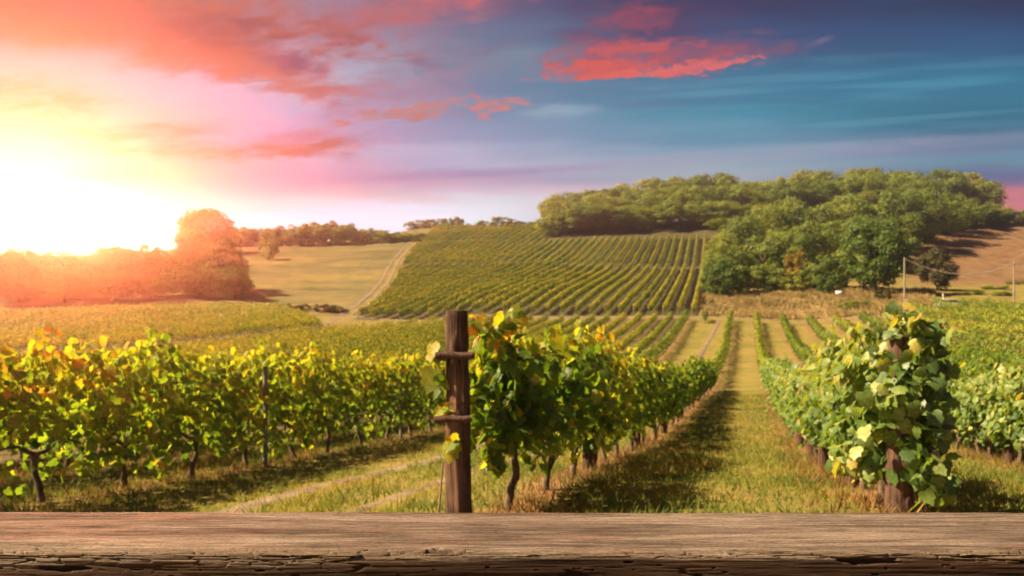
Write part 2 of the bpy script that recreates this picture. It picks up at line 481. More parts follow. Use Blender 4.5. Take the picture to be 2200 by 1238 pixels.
def bark_mat(name, dark, light, sc=(60, 60, 6)):
    m, t = new_mat(name)
    c = t.n('ShaderNodeTexCoord')
    v = t.vm('MULTIPLY', c.outputs['Object'], sc)
    f = t.noise(v, 1.0, 6.0, 0.65, 0.3)
    f2 = t.noise(c.outputs['Object'], 7.0, 3.0)
    ff = t.m('ADD', t.m('MULTIPLY', f, 0.75), t.m('MULTIPLY', f2, 0.25))
    col = t.ramp(ff, [(0.36, dark), (0.63, light)])
    col = t.mix(t.m('MULTIPLY', attr(t, 'worn'), 0.8), col, t.ramp(f, [(0.3, tuple(x * 1.1 for x in light)), (0.7, tuple(x * 2.3 for x in light))]))
    finish(t, bsdf(t, col, 0.9, 0.15, bump(t, f, 1.0, 0.02)))
    return m
M_BARK = bark_mat('vine_bark', (0.035, 0.024, 0.018), (0.19, 0.135, 0.095))
M_POST = bark_mat('weathered_post', (0.016, 0.009, 0.007), (0.145, 0.084, 0.062), (46, 46, 2.6))
M_POLE = bark_mat('pole_wood', (0.12, 0.10, 0.09), (0.36, 0.31, 0.27))
M_TRUNK = bark_mat('tree_bark', (0.04, 0.03, 0.022), (0.16, 0.12, 0.09), (9, 9, 1.5))

def plain_mat(name, col, rough=0.6, spec=0.4, metal=0.0, var=0.2, sc=8.0):
    m, t = new_mat(name)
    c = t.n('ShaderNodeTexCoord')
    f = t.noise(c.outputs['Object'], sc, 4.0, 0.6)
    cc = t.ramp(f, [(0.25, tuple(x * (1 - var) for x in col)), (0.75, tuple(x * (1 + var) for x in col))])
    q = t.n('ShaderNodeBsdfPrincipled')
    t.put(q.inputs['Base Color'], cc)
    t.put(q.inputs['Roughness'], rough); t.put(q.inputs['Specular IOR Level'], spec); t.put(q.inputs['Metallic'], metal)
    finish(t, q.outputs[0])
    return m
M_CONC = plain_mat('concrete_post', (0.15, 0.14, 0.15))
M_WIRE = plain_mat('rusty_wire', (0.16, 0.10, 0.07), 0.6, 0.4, 0.4)
M_CABLE = plain_mat('cable', (0.42, 0.42, 0.36), 0.6)
M_PAINT = plain_mat('car_paint', (0.55, 0.56, 0.58), 0.3, 0.5, 0.3, 0.03)
M_GLASS = plain_mat('car_glass', (0.02, 0.025, 0.03), 0.08, 0.6, 0.0, 0.05)
M_RUBBER = plain_mat('rubber', (0.02, 0.02, 0.02), 0.8)
M_WHITE = plain_mat('white_paint', (0.75, 0.75, 0.73), 0.6, 0.3, 0.0, 0.06)

# ------------------------------------------------------------------ terrain
# heights known at places in plan: (column, row, distance) of the photographed ground, turned into metres once
_cp = [
    # lane and near ground
    (1470, 1100, 7.5), (1540, 960, 19), (1585, 868, 36), (1590, 845, 49), (1595, 808, 66), (1600, 772, 84), (1608, 722, 104), (1612, 690, 119),
    (400, 1130, 8.5), (0, 1092, 9.5), (900, 932, 22), (600, 985, 16), (1905, 1100, 7.6), (2120, 1005, 15.2), (2200, 960, 20),
    (0, 905, 24), (500, 870, 36), (900, 845, 48), (1200, 820, 58),
    # left block, its far edge and the side valley
    (370, 765, 80), (640, 720, 105), (930, 694, 120), (1200, 688, 122), (200, 790, 66), (0, 800, 58), (0, 745, 92), (-300, 740, 90), (-300, 860, 40),
    (700, 745, 90), (1000, 735, 94), (1300, 735, 96),
    (200, 715, 115), (500, 685, 126), (740, 672, 132), (0, 705, 128), (300, 682, 130), (-400, 690, 130),
    # pasture and left skyline
    (560, 655, 145), (800, 605, 182), (700, 590, 195), (830, 560, 218), (560, 590, 195), (520, 530, 262), (700, 528, 262), (850, 521, 262), (910, 508, 272), (300, 600, 180), (0, 600, 175), (100, 560, 230), (-400, 600, 180), (-400, 560, 260),
    # the vineyard hill
    (1000, 668, 127), (1200, 668, 127), (1490, 672, 127), (1000, 574, 205), (1300, 574, 205), (1500, 576, 205), (1150, 525, 250), (1350, 508, 255), (1500, 505, 255), (1000, 492, 292), (1150, 488, 292), (900, 492, 300),
    (1300, 478, 300), (1500, 472, 300), (1700, 470, 300), (1900, 470, 300), (2150, 464, 300), (2350, 468, 300),
    # right side
    (1612, 655, 140), (1750, 628, 152), (1900, 628, 152), (2050, 632, 150), (2200, 630, 150), (2400, 630, 150), (1750, 560, 205), (1950, 592, 190), (2200, 585, 195), (2080, 535, 228), (2200, 490, 262), (2400, 480, 262),
    (1700, 695, 119), (1850, 690, 119), (2000, 668, 119), (2200, 670, 119), (2200, 700, 84), (2000, 722, 84), (1800, 757, 84), (2200, 748, 60), (2000, 776, 58), (2200, 830, 40), (2400, 700, 70), (2500, 760, 45), (2600, 950, 18),
]
CPW = [(plan(a, d), d, hgt(b, d)) for a, b, d in _cp]
CPW += [(x, y, -1.42) for x in (-14, -6, 0, 6, 14) for y in (0.0, -6.0)]
CPW += [(x * 2.0, 420, 50.0 + 2 * math.sin(x)) for x in (-160, -110, -60, -10, 40, 90, 140, 190)]
CPW += [(x * 2.0, 420, 49.0) for x in (-60,)][:0]
CPW += [(x * 5.0, 1400, 40.0) for x in (-200, -100, 0, 100, 200)]
Y0 = 16.0
def warp(x, y):
    y = np.maximum(y, -9.0)
    return np.stack([np.clip(x / (y + Y0), -2.2, 2.2) * 2.2, np.log(y + Y0)], -1)
_c = np.array(CPW)
_pc = warp(_c[:, 0], _c[:, 1])
_val = _c[:, 2] / (np.maximum(_c[:, 1], -9) + Y0)
def _tps(r2):
    return 0.5 * r2 * np.log(r2 + 1e-12)
_n = len(_c)
_K = _tps(((_pc[:, None] - _pc[None]) ** 2).sum(-1)) + np.eye(_n) * 0.0012
_Pm = np.hstack([np.ones((_n, 1)), _pc])
_A = np.block([[_K, _Pm], [_Pm.T, np.zeros((3, 3))]])
_w = np.linalg.solve(_A, np.concatenate([_val, np.zeros(3)]))
def ground(x, y):
    x = np.atleast_1d(np.asarray(x, float)); y = np.atleast_1d(np.asarray(y, float))
    sh = np.broadcast(x, y).shape
    x, y = np.broadcast_to(x, sh).ravel(), np.broadcast_to(y, sh).ravel()
    out = np.empty(len(x))
    for i in range(0, len(x), 20000):
        p = warp(x[i:i + 20000], y[i:i + 20000])
        U = _tps(((p[:, None] - _pc[None]) ** 2).sum(-1))
        e = U @ _w[:_n] + _w[_n] + p @ _w[_n + 1:]
        out[i:i + 20000] = e * (np.maximum(y[i:i + 20000], -9) + Y0)
    return out.reshape(sh)
def gz(x, y):
    return float(ground(x, y)[0])

# row directions in plan
A1 = math.atan2(1605 - CX, FPX)                 # near rows
A2 = math.atan2(1541 - CX, FPX)                 # rows of the hill block
D1 = np.array([math.sin(A1), math.cos(A1)]); N1 = np.array([D1[1], -D1[0]])
D2 = np.array([math.sin(A2), math.cos(A2)]); N2 = np.array([D2[1], -D2[0]])
def at_y(p, y, d=D1):
    return p[0] + (y - p[1]) * d[0] / d[1]
PA, PC, PB = np.array([-0.2, 7.5]), np.array([3.54, 7.5]), np.array([-5.97, 9.5])
STEP_R, STEP_L = 3.74, 2.25                     # spacing measured along x
def rowA(k):                                    # right block, k=0 is row C
    return PC + np.array([STEP_R * k, 0.0])
def rowL(k):                                    # left block, k=0 is row B
    return PB - np.array([STEP_L * k, 0.0])
TRACK = np.array([(plan(a, d), d) for a, d in ((742, 128), (775, 140), (805, 160), (826, 178), (838, 198), (852, 220), (872, 244), (908, 274), (915, 290))])
def track_x(y):
    return np.interp(y, TRACK[:, 1], TRACK[:, 0])
EDGE = np.array([(plan(a, d), d) for a, d in ((-100, 58), (100, 66), (370, 80), (640, 104), (930, 119.5), (1490, 121))])

# masks for the ground cover
def zones(x, y):
    u1 = (x - PA[0]) * N1[0] + (y - PA[1]) * N1[1]
    n = fbm(x * 0.8, y * 0.8, 3)
    ad = np.full(x.shape, 9.0)
    rows = [0.0, 3.593, 2 * 3.593, 3 * 3.593, 4 * 3.593, 5 * 3.593, 6 * 3.593, 7 * 3.593, 8 * 3.593, 9 * 3.593, -(5.77 + 2.0 * 0.2773) * 1.0]
    rows[-1] = float((PB - PA) @ N1)
    rows += [rows[10] - k * STEP_L * N1[0] for k in range(1, 26)]
    for r in rows:
        ad = np.minimum(ad, np.abs(u1 - r + 0.35 * (n - 0.5)))
    under = np.clip(1.15 - ad / 0.6, 0, 1) * (y < 121) * (y > 3)
    hill = ((y > 123.8) & (y < 292) & (x > track_x(y) + 2.0) & (x < plan(1541, 1) * y - 0.0 + 4)).astype(float)
    leftb = ((u1 < rows[10] - 1.0) & (y < np.interp(x, EDGE[:, 0], EDGE[:, 1]))).astype(float)
    soil = np.clip(np.maximum(hill * 0.9, leftb * 0.7), 0, 1)
    hollow = ((y < 148) & (x < plan(560, 1) * y + 4) & (y > 70)).astype(float)
    soil = np.maximum(soil, hollow * 0.8)
    pasture = ((y > 128) & (x < track_x(y))).astype(float) * (1 - hollow)
    field = np.clip((y - 165 - 14 * (n - .5)) / 10, 0, 1) * np.clip((x - plan(1940, 1) * y) / 4, 0, 1)
    mound = np.clip((y - 121) / 4, 0, 1) * np.clip((170 - y) / 10, 0, 1) * np.clip((x - plan(1535, 1) * y) / 3, 0, 1) * (1 - np.clip((x - plan(1960, 1) * y) / 6, 0, 1))
    return under, soil, pasture, field, mound

M_GROUND, t = new_mat('ground_cover')
geo = t.n('ShaderNodeNewGeometry')
pos = geo.outputs['Position']
n1 = t.noise(pos, 0.35, 5.0, 0.6)
n2 = t.noise(pos, 2.6, 5.0, 0.65)
n3 = t.noise(pos, 14.0, 4.0, 0.7)
mixn = t.m('ADD', t.m('MULTIPLY', n1, 0.4), t.m('ADD', t.m('MULTIPLY', n2, 0.35), t.m('MULTIPLY', n3, 0.25)))
grass = t.ramp(mixn, [(0.34, (0.070, 0.082, 0.018)), (0.45, (0.14, 0.135, 0.030)), (0.54, (0.22, 0.165, 0.052)), (0.66, (0.25, 0.145, 0.065))])
dry = t.ramp(mixn, [(0.30, (0.10, 0.055, 0.028)), (0.5, (0.19, 0.105, 0.055)), (0.7, (0.30, 0.19, 0.10))])
soil = t.ramp(mixn, [(0.30, (0.038, 0.034, 0.022)), (0.5, (0.065, 0.055, 0.034)), (0.7, (0.075, 0.075, 0.030))])  # soil tone darkened to carry the shade between the vine rows
past = t.ramp(mixn, [(0.32, (0.075, 0.075, 0.028)), (0.5, (0.13, 0.115, 0.05)), (0.68, (0.22, 0.175, 0.08))])
fieldc = t.ramp(mixn, [(0.36, (0.085, 0.050, 0.028)), (0.5, (0.16, 0.092, 0.052)), (0.64, (0.25, 0.165, 0.085))])
moundc = t.ramp(mixn, [(0.34, (0.09, 0.085, 0.03)), (0.47, (0.20, 0.145, 0.065)), (0.66, (0.33, 0.23, 0.11))])
g = t.mix(t.m('ADD', attr(t, 'under'), dev2(t, n2, 0.7), clamp=True), grass, dry)
g = t.mix(attr(t, 'soil'), g, soil)
broad = t.noise(t.vm('MULTIPLY', pos, (0.03, 0.07, 0.0)), 1.0, 3.0, 0.6, 0.8)
past = t.mix(1.0, past, t.ramp(broad, [(0.35, (0.62, 0.66, 0.55)), (0.5, (1.0, 1.0, 1.0)), (0.65, (1.45, 1.25, 1.0))]), 'MULTIPLY')
g = t.mix(attr(t, 'pasture'), g, past)
g = t.mix(attr(t, 'field'), g, fieldc)
g = t.mix(attr(t, 'mound'), g, moundc)
finish(t, bsdf(t, g, 0.95, 0.1, bump(t, t.m('ADD', n3, t.m('MULTIPLY', n2, 0.6)), 0.8, 0.06)))

ys = np.concatenate([np.linspace(-40, 2, 12), 2 + np.exp(np.linspace(math.log(0.6), math.log(1500), 420)) - 0.6])
ys = np.unique(np.round(ys, 4))
ss = np.linspace(-1.35, 1.35, 460)
X = ss[None] * (np.maximum(ys, -6)[:, None] + 26.0)
Yg = np.broadcast_to(ys[:, None], X.shape)
Z = ground(X, Yg)
amp = np.clip(0.02 + Yg * 0.0007, 0.015, 0.12)
Z = Z + (fbm(X * 0.9, Yg * 0.9, 11) - 0.5) * amp + (fbm(X * 0.12, Yg * 0.12, 5) - 0.5) * np.clip(Yg / 130.0 - .5, 0, 1.2)
nr, nc = X.shape
i, j = np.meshgrid(np.arange(nr - 1), np.arange(nc - 1), indexing='ij')
F = np.stack([i * nc + j, i * nc + j + 1, (i + 1) * nc + j + 1, (i + 1) * nc + j], -1).reshape(-1, 4)
un, soi, pas, fie, mou = zones(X.ravel(), Yg.ravel())
gm = mesh_np('ground', np.stack([X, Yg, Z], -1).reshape(-1, 3), F, smooth=True, pt={'under': un, 'soil': soi, 'pasture': pas, 'field': fie, 'mound': mou})
tag(link('ground', gm, M_GROUND), kind='structure')
# final surface, for setting things down
_sxs = ss
def gsurf(x, y):
    x = np.atleast_1d(np.asarray(x, float)); y = np.atleast_1d(np.asarray(y, float))
    fi = np.clip(np.interp(y, ys, np.arange(nr)), 0, nr - 1.001)
    fj = np.clip((x / (np.maximum(y, -6) + 26.0) - ss[0]) / (ss[1] - ss[0]), 0, nc - 1.001)
    a, b = fi.astype(int), fj.astype(int)
    u, v = fi - a, fj - b
    return (Z[a, b] * (1 - u) + Z[a + 1, b] * u) * (1 - v) + (Z[a, b + 1] * (1 - u) + Z[a + 1, b + 1] * u) * v
def g1(x, y):
    return float(gsurf(x, y)[0])

# tracks: strips of bare earth lying just above the ground, with ragged edges
M_DIRT, t = new_mat('bare_earth')
geo = t.n('ShaderNodeNewGeometry')
n2 = t.noise(geo.outputs['Position'], 1.4, 6.0, 0.65)
n3 = t.noise(geo.outputs['Position'], 9.0, 4.0, 0.6)
dcol = t.ramp(t.m('ADD', t.m('MULTIPLY', n2, 0.6), t.m('MULTIPLY', n3, 0.4)), [(0.36, (0.085, 0.060, 0.038)), (0.5, (0.17, 0.125, 0.088)), (0.64, (0.27, 0.21, 0.16))])
finish(t, bsdf(t, dcol, 0.95, 0.1, bump(t, n3, 0.6, 0.04)))
def strip(name, pts, width, lift, seed, step, rag=0.5):
    pts = np.asarray(pts, float)
    seg = np.concatenate([[0], np.cumsum(np.linalg.norm(np.diff(pts, axis=0), axis=1))])
    s = np.arange(0, seg[-1], step)
    # smooth the polyline a little
    px, py = np.interp(s, seg, pts[:, 0]), np.interp(s, seg, pts[:, 1])
    k = max(1, int(3.0 * (seg[-1] / len(pts)) / step / 4)) | 1
    ker = np.hanning(k + 2)[1:-1]; ker /= ker.sum()
    if k > 2:
        px = np.convolve(np.pad(px, k // 2, mode='reflect', reflect_type='odd'), ker, 'valid'); py = np.convolve(np.pad(py, k // 2, mode='reflect', reflect_type='odd'), ker, 'valid')
    p = np.stack([px, py], -1)
    tg = unit(np.gradient(p, axis=0)); nn = np.stack([tg[:, 1], -tg[:, 0]], -1)
    m = 7
    off = np.linspace(-0.5, 0.5, m)
    wl = width * (1 + rag * (fbm(s * 0.9 / width, s * 0, seed) - 0.5) * 2)
    wr = width * (1 + rag * (fbm(s * 0.9 / width, s * 0 + 7, seed + 3) - 0.5) * 2)
    o = np.where(off[None] < 0, off[None] * wl[:, None], off[None] * wr[:, None])
    Q = p[:, None] + nn[:, None] * o[..., None]
    zz = gsurf(Q[..., 0].ravel(), Q[..., 1].ravel()).reshape(o.shape)
    zz = zz + lift * (1 - (np.abs(off[None]) * 2) ** 4 * 1.15)
    V = np.concatenate([Q, zz[..., None]], -1).reshape(-1, 3)
    a, b = np.meshgrid(np.arange(len(s) - 1), np.arange(m - 1), indexing='ij')
    F = np.stack([a * m + b, a * m + b + 1, (a + 1) * m + b + 1, (a + 1) * m + b], -1).reshape(-1, 4)
    return tag(link(name, mesh_np(name, V, F, smooth=True), M_DIRT), kind='structure')
def offset(pts, d):
    pts = np.asarray(pts, float); tg = unit(np.gradient(pts, axis=0))
    return pts + np.stack([tg[:, 1], -tg[:, 0]], -1) * d
strip('hill_track', offset(TRACK, -0.85), 0.85, 0.10, 1, 0.5, 0.9)
strip('hill_track', offset(TRACK, 0.95), 0.7, 0.10, 2, 0.5, 0.95)
strip('cross_path', [(plan(742, 128), 128), (plan(860, 122.8), 122.8), (plan(1130, 122.6), 122.6), (plan(1490, 122.4), 122.4), (plan(1620, 122), 122), (plan(1950, 121.5), 121.5)], 1.1, 0.09, 3, 0.5)
strip('cross_path', [(plan(742, 128), 128), (plan(640, 110), 110), (plan(370, 85), 85), (plan(100, 70), 70)], 1.4, 0.08, 4, 0.5)
_nt = [(-3.75 + 0.15 * math.sin(y * .5) + (y - 7.5) * D1[0] / D1[1], y) for y in np.arange(4.5, 40, 2.0)]
strip('farm_track', _nt, 0.40, 0.012, 5, 0.1, 0.95)
strip('farm_track', [(x + 1.75, y) for x, y in _nt], 0.20, 0.010, 6, 0.1, 0.95)
strip('foot_path', [(plan(a, d), d) for a, d in ((1545, 119), (1537, 110), (1524, 100), (1508, 88), (1492, 78), (1478, 66))], 0.55, 0.05, 7, 0.3, 0.5)

# ------------------------------------------------------------------ grapevines
def vine_trunk(seed, h=0.62):
    r = np.random.default_rng(seed)
    G = Geo()
    k = 9
    zz = np.linspace(-0.12, h, k)
    wob = np.cumsum(r.normal(0, 0.018, (k, 2)), axis=0)
    pts = np.column_stack([wob, zz])
    rad = np.interp(np.linspace(0, 1, k), [0, 0.15, 0.8, 1], [0.062, 0.042, 0.034, 0.042]) * r.uniform(0.8, 1.2)
    G.tube(pts, rad, 8, seed, 0.22)
    for sgn in (-1, 1):
        e = pts[-1]
        arm = [e + np.array([0, 0, -0.02])]
        for q in range(1, 6):
            arm.append(e + np.array([r.normal(0, 0.02), sgn * q * 0.14, 0.05 * math.sin(q * 0.6) + 0.05 * (q > 1) + r.normal(0, 0.012)]))
        G.tube(arm, np.linspace(0.03, 0.014, 6), 6, seed + 5, 0.2)
    for q in range(9):                            # upright canes
        y0 = r.uniform(-0.75, 0.75)
        c = [np.array([r.normal(0, .03), y0, h + 0.05])]
        for w in range(1, 6):
            c.append(c[-1] + np.array([r.normal(0, 0.05), r.normal(0, 0.05), r.uniform(0.16, 0.26)]))
        G.tube(c, np.linspace(0.008, 0.004, 6), 4, seed + q, 0.1, False)
    return G.mesh('vine_trunk', True)

def vine_leaves(seed, n, size, outline, half=0.92, zlo=0.42, zhi=1.80, thick=0.2, yellow=0.0, name='vine_foliage'):
    """row runs along local y, faces look along local x"""
    r = np.random.default_rng(seed)
    y = r.uniform(-half, half, n)
    b = r.beta(1.25, 1.05, n)
    skirt = zlo + 0.28 * vnoise(y * 2.3 + seed, y * 0, seed)            # ragged lower edge
    top = zhi + 0.20 * (vnoise(y * 2.7 + 3 * seed, y * 0 + 4, seed) - 0.5) * 2
    z = skirt + (top - skirt) * b
    side = r.choice([-1.0, 1.0], n)
    bulge = 0.75 + 0.7 * fbm(y * 1.9 + seed * 3.1, z * 2.2, seed + 2, 2)
    prof = np.clip(1.25 - np.abs((z - 1.15) / 0.9) ** 2.2 * 0.75, 0.3, 1.2)
    x = side * np.abs(r.normal(0.75, 0.45, n)) * thick * bulge * prof
    keep = r.random(n) < np.clip(0.25 + 1.5 * (fbm(y * 2.2 + 11 * seed, z * 2.6, seed + 9, 3) - 0.28) * 2, 0.12, 1)
    sp = r.random(n) < 0.10                        # shoots standing out above and hanging below
    z = np.where(sp, np.where(r.random(n) < 0.75, top + np.minimum(r.exponential(0.09, n), 0.28), skirt - np.minimum(r.exponential(0.08, n), 0.2)), z)
    x = np.where(sp, x * 0.6, x)
    keep |= sp
    P = np.column_stack([x, y, z])[keep]
    m = len(P); side = side[keep]
    N = np.column_stack([side * 0.9, r.normal(0, 0.55, m), r.normal(0.55, 0.45, m)])
    Tp = np.column_stack([side * 0.5 + r.normal(0, 0.35, m), r.normal(0, 0.6, m), r.normal(-0.75, 0.4, m)])
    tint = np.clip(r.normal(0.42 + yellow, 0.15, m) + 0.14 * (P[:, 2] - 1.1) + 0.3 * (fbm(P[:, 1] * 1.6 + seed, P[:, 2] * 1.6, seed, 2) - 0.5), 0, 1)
    tint = np.where(r.random(m) < 0.008, 0.98, tint)
    return leaf_mesh(name, P, N, Tp, size * r.uniform(0.65, 1.25, m), outline, 0.3, 0.22, tint)

TRUNKS = [vine_trunk(100 + i) for i in range(6)]
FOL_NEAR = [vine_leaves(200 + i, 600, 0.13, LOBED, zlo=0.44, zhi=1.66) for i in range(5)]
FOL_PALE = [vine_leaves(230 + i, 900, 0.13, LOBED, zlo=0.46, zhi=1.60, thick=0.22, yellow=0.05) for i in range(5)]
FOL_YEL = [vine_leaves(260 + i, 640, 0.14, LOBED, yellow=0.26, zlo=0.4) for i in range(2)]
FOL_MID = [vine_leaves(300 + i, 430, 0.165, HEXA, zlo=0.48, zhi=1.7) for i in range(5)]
FOL_BACK = [vine_leaves(280 + i, 860, 0.115, LOBED, yellow=0.14, zlo=0.24, zhi=1.74) for i in range(5)]  # warm sun glow on this row put into a yellower leaf tint
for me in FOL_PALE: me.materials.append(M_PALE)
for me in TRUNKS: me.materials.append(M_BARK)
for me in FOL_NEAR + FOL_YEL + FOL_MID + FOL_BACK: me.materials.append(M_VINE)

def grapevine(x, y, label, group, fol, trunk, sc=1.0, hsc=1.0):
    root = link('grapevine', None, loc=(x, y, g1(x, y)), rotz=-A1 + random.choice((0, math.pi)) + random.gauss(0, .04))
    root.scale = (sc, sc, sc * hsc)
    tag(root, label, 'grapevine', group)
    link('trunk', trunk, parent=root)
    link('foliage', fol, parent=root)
    return root

def plant_row(p, y0, y1, label, group, first_label=None, spacing=1.45, near=20, yellow=(), pool=None):
    y, k = y0, 0
    while y < y1:
        x = at_y(p, y) + random.gauss(0, 0.04)
        near_ = math.hypot(x, y) < near
        fol = random.choice(FOL_NEAR if near_ else FOL_MID)
        if pool:
            fol = random.choice(pool)
        if k in yellow:
            fol = random.choice(FOL_YEL)
        grapevine(x, y, first_label if (k == 0 and first_label) else label, None if (k == 0 and first_label) else group, fol, random.choice(TRUNKS), random.uniform(0.95, 1.06), random.uniform(0.94, 1.06))
        y += spacing * D1[1] * random.uniform(0.95, 1.05); k += 1

YN = 52.0
plant_row(PA, 8.15, YN, 'leafy grapevine in the row that starts at the notched wooden end post', 'grapevines in the row behind the notched post', 'bushy sunlit grapevine right beside the tall notched wooden end post', yellow=(3, 4))
plant_row(PC, 8.3, YN, 'grapevine with pale sunlit leaves in the row right of the grassy lane', 'grapevines right of the grassy lane', 'big overgrown grapevine wrapped round the pale post right of the lane', pool=FOL_PALE)
plant_row(PB, 4.2, 57, 'golden-tinted backlit grapevine in the long row left of the dirt track', 'grapevines left of the dirt track', pool=FOL_BACK)
plant_row(rowA(1), 12.5, 56, 'grapevine in the second row right of the grassy lane, thick bare trunk below', 'grapevines in the second row right of the lane', pool=FOL_PALE)
plant_row(rowA(2), 22, 60, 'grapevine in the third row right of the grassy lane', 'grapevines in the third row right of the lane')
plant_row(rowA(3), 32, 62, 'grapevine in the fourth row right of the grassy lane', 'grapevines in the fourth row right of the lane')
plant_row(rowL(1), 9, 44, 'sunlit grapevine directly behind the long row left of the dirt track', 'grapevines behind the long left row')
plant_row(rowL(2), 12, 44, 'sunlit grapevine two rows behind the dirt track, only its top showing', 'grapevines two rows behind the dirt track')

# ------------------------------------------------------------------ clipped vine rows farther off: each row one thing
def vine_row(p0, p1, dens, size, label, group, h=1.75, thick=0.24, zlo=0.35, seed=0, outline=KITE, mat=None, post=True, tint0=0.45, name='vine_row', grad=0.45):
    p0, p1 = np.asarray(p0, float), np.asarray(p1, float)
    L = float(np.linalg.norm(p1 - p0))
    if L < 2.0:
        return None
    d = (p1 - p0) / L; nn = np.array([d[1], -d[0]])
    r = np.random.default_rng(seed * 7 + 13)
    n = int(L * dens)
    s = r.uniform(0, L, n)
    mod = fbm(s * 0.55, s * 0 + seed * 3.7, seed, 3)
    q = r.random(n) < np.clip(0.35 + 1.5 * mod, 0.3, 1)
    s = s[q]; mod = mod[q]; n = len(s)
    top = h * (0.90 + 0.24 * (fbm(s * 0.8, s * 0 + seed * 1.7 + 50, seed + 4, 3) - 0.2))
    b = r.beta(1.5, 0.9, n)
    ph = 2 * np.pi * s / 1.15 + 3.0 * fbm(s * 0.25, s * 0 + 5, seed + 8, 2)
    hump = 0.5 + 0.5 * np.cos(ph)
    top = top * (0.86 + 0.20 * hump)
    z = zlo + (top - zlo) * b
    side = r.choice([-1.0, 1.0], n)
    lat = side * np.abs(r.normal(0.8, 0.4, n)) * thick * (0.7 + 0.6 * mod) * (0.75 + 0.4 * hump) * np.clip(1.25 - ((z - 0.6 * h) / (0.62 * h)) ** 2, 0.3, 1.2)
    P2 = p0 + d * s[:, None] + nn * lat[:, None]
    o = np.array([p0[0], p0[1], g1(*p0)])
    zg = gsurf(P2[:, 0], P2[:, 1])
    P = np.column_stack([P2, zg + z]) - o
    n3 = np.array([nn[0], nn[1], 0.0]); d3 = np.array([d[0], d[1], 0])
    N = n3 * (side * 0.85)[:, None] + d3 * r.normal(0, 0.3, (n, 1)) + np.column_stack([np.zeros((n, 2)), r.normal(0.15 + 1.1 * (b > 0.8), 0.25, n)])
    Tp = n3 * (side * 0.4)[:, None] + d3 * r.normal(0, 0.6, (n, 1)) + np.column_stack([np.zeros((n, 2)), r.normal(-0.7, 0.4, n)])
    me = leaf_mesh(name, P, N, Tp, size * r.uniform(0.7, 1.3, n), outline, 0.3, 0.2, np.clip(r.normal(tint0, 0.2, n) + grad * (b - 0.6), 0, 1))  # upper leaves lighter: young growth, plus sunlit-top contrast put into the tint
    ob = link(name, me, mat or M_ROW, loc=tuple(o))
    tag(ob, label, 'vine row', group)
    if post:
        G = Geo()
        G.tube([(d[0] * -0.25, d[1] * -0.25, -0.2), (d[0] * -0.25, d[1] * -0.25, h * 0.98)], [0.045, 0.04], 6)
        link('end_post', G.mesh('end_post'), M_POST, ob)
    return ob

def cont(p, y0, y1, label, group, seed, dens=60, size=0.2, **kw):
    vine_row((at_y(p, y0), y0), (at_y(p, y1), y1), dens, size, label, group, seed=seed, **kw)
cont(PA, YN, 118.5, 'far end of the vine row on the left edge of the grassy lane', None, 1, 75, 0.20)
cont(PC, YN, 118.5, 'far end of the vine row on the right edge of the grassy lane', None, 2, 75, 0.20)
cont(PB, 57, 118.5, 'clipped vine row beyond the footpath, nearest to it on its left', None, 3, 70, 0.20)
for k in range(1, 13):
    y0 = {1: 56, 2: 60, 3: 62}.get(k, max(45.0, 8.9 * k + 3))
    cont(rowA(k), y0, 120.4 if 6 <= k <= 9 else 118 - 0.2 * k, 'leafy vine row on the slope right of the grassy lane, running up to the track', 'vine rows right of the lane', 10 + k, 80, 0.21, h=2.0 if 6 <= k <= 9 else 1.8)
# a stub of a row standing alone left of the lane's end
vine_row((plan(1515, 116), 116), (plan(1515.5, 119), 119), 110, 0.2, 'short stub of a vine row standing alone near the top of the footpath', None, seed=31)
LEFTL = 'trellised vine row in the sunlit block left of the footpath'
for k in range(1, 32):
    p = rowL(k)
    y0 = 44 if k <= 2 else 10 + 2.45 * k
    # far end: the slanting edge of the block
    yy = np.linspace(y0, 121, 200)
    xx = p[0] + (yy - p[1]) * D1[0] / D1[1]
    okk = yy < np.interp(xx, EDGE[:, 0], EDGE[:, 1]) - 1.5
    okk[-1] &= True
    y1 = yy[okk].max() if okk.any() else y0
    if y1 - y0 < 3:
        continue
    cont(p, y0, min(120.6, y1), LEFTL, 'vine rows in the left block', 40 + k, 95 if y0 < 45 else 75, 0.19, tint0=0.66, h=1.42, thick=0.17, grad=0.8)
# the block beyond, its rows lying across the view
for k in range(22):
    y0, y1 = 72 + 3.6 * k, 114 + 0.95 * k
    e0 = np.array((plan(-420, y0 - 4.0), y0 - 4.0)); e1 = np.array((plan(690 - 4 * k, y1), y1))
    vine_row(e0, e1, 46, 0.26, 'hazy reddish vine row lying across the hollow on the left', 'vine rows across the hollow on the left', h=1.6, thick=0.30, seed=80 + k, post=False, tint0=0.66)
# hill rows
HB = np.array([plan(1490, 124.2), 124.2])
for k in range(-1, 46):
    p = HB - np.array([2.24 * k + 0.0, 0.0])
    def px_(y):
        return p[0] + (y - p[1]) * D2[0] / D2[1]
    yy = np.linspace(124.2, 292, 500)
    xx = px_(yy)
    inside = xx > track_x(yy) + 2.6
    colp = CX + FPX * xx / yy
    inside &= (yy < np.where(colp > 1175, 254.0, 294.0))
    if k < 0:
        inside &= yy > 1e9
    for (ya, yb, what) in ((124.2, 203.3, 'lower'), (206.6, 249.3, 'upper'), (252.3, 294, 'top')):
        mk = inside & (yy >= ya) & (yy <= yb)
        if mk.sum() < 12:
            continue
        y0, y1 = yy[mk].min(), yy[mk].max()
        lab = {'lower': 'slender green vine row on the lower part of the striped hillside', 'upper': 'slender vine row on the upper striped hillside below the wood', 'top': 'slender vine row at the very top of the striped hillside'}[what]
        vine_row((px_(y0), y0), (px_(y1), y1), 62 if what == 'lower' else 46, 0.30, lab, what + ' vine rows on the hillside', h=1.72, thick=0.13, grad=0.8, seed=120 + k * 3 + len(what), post=what == 'lower', tint0=0.62)

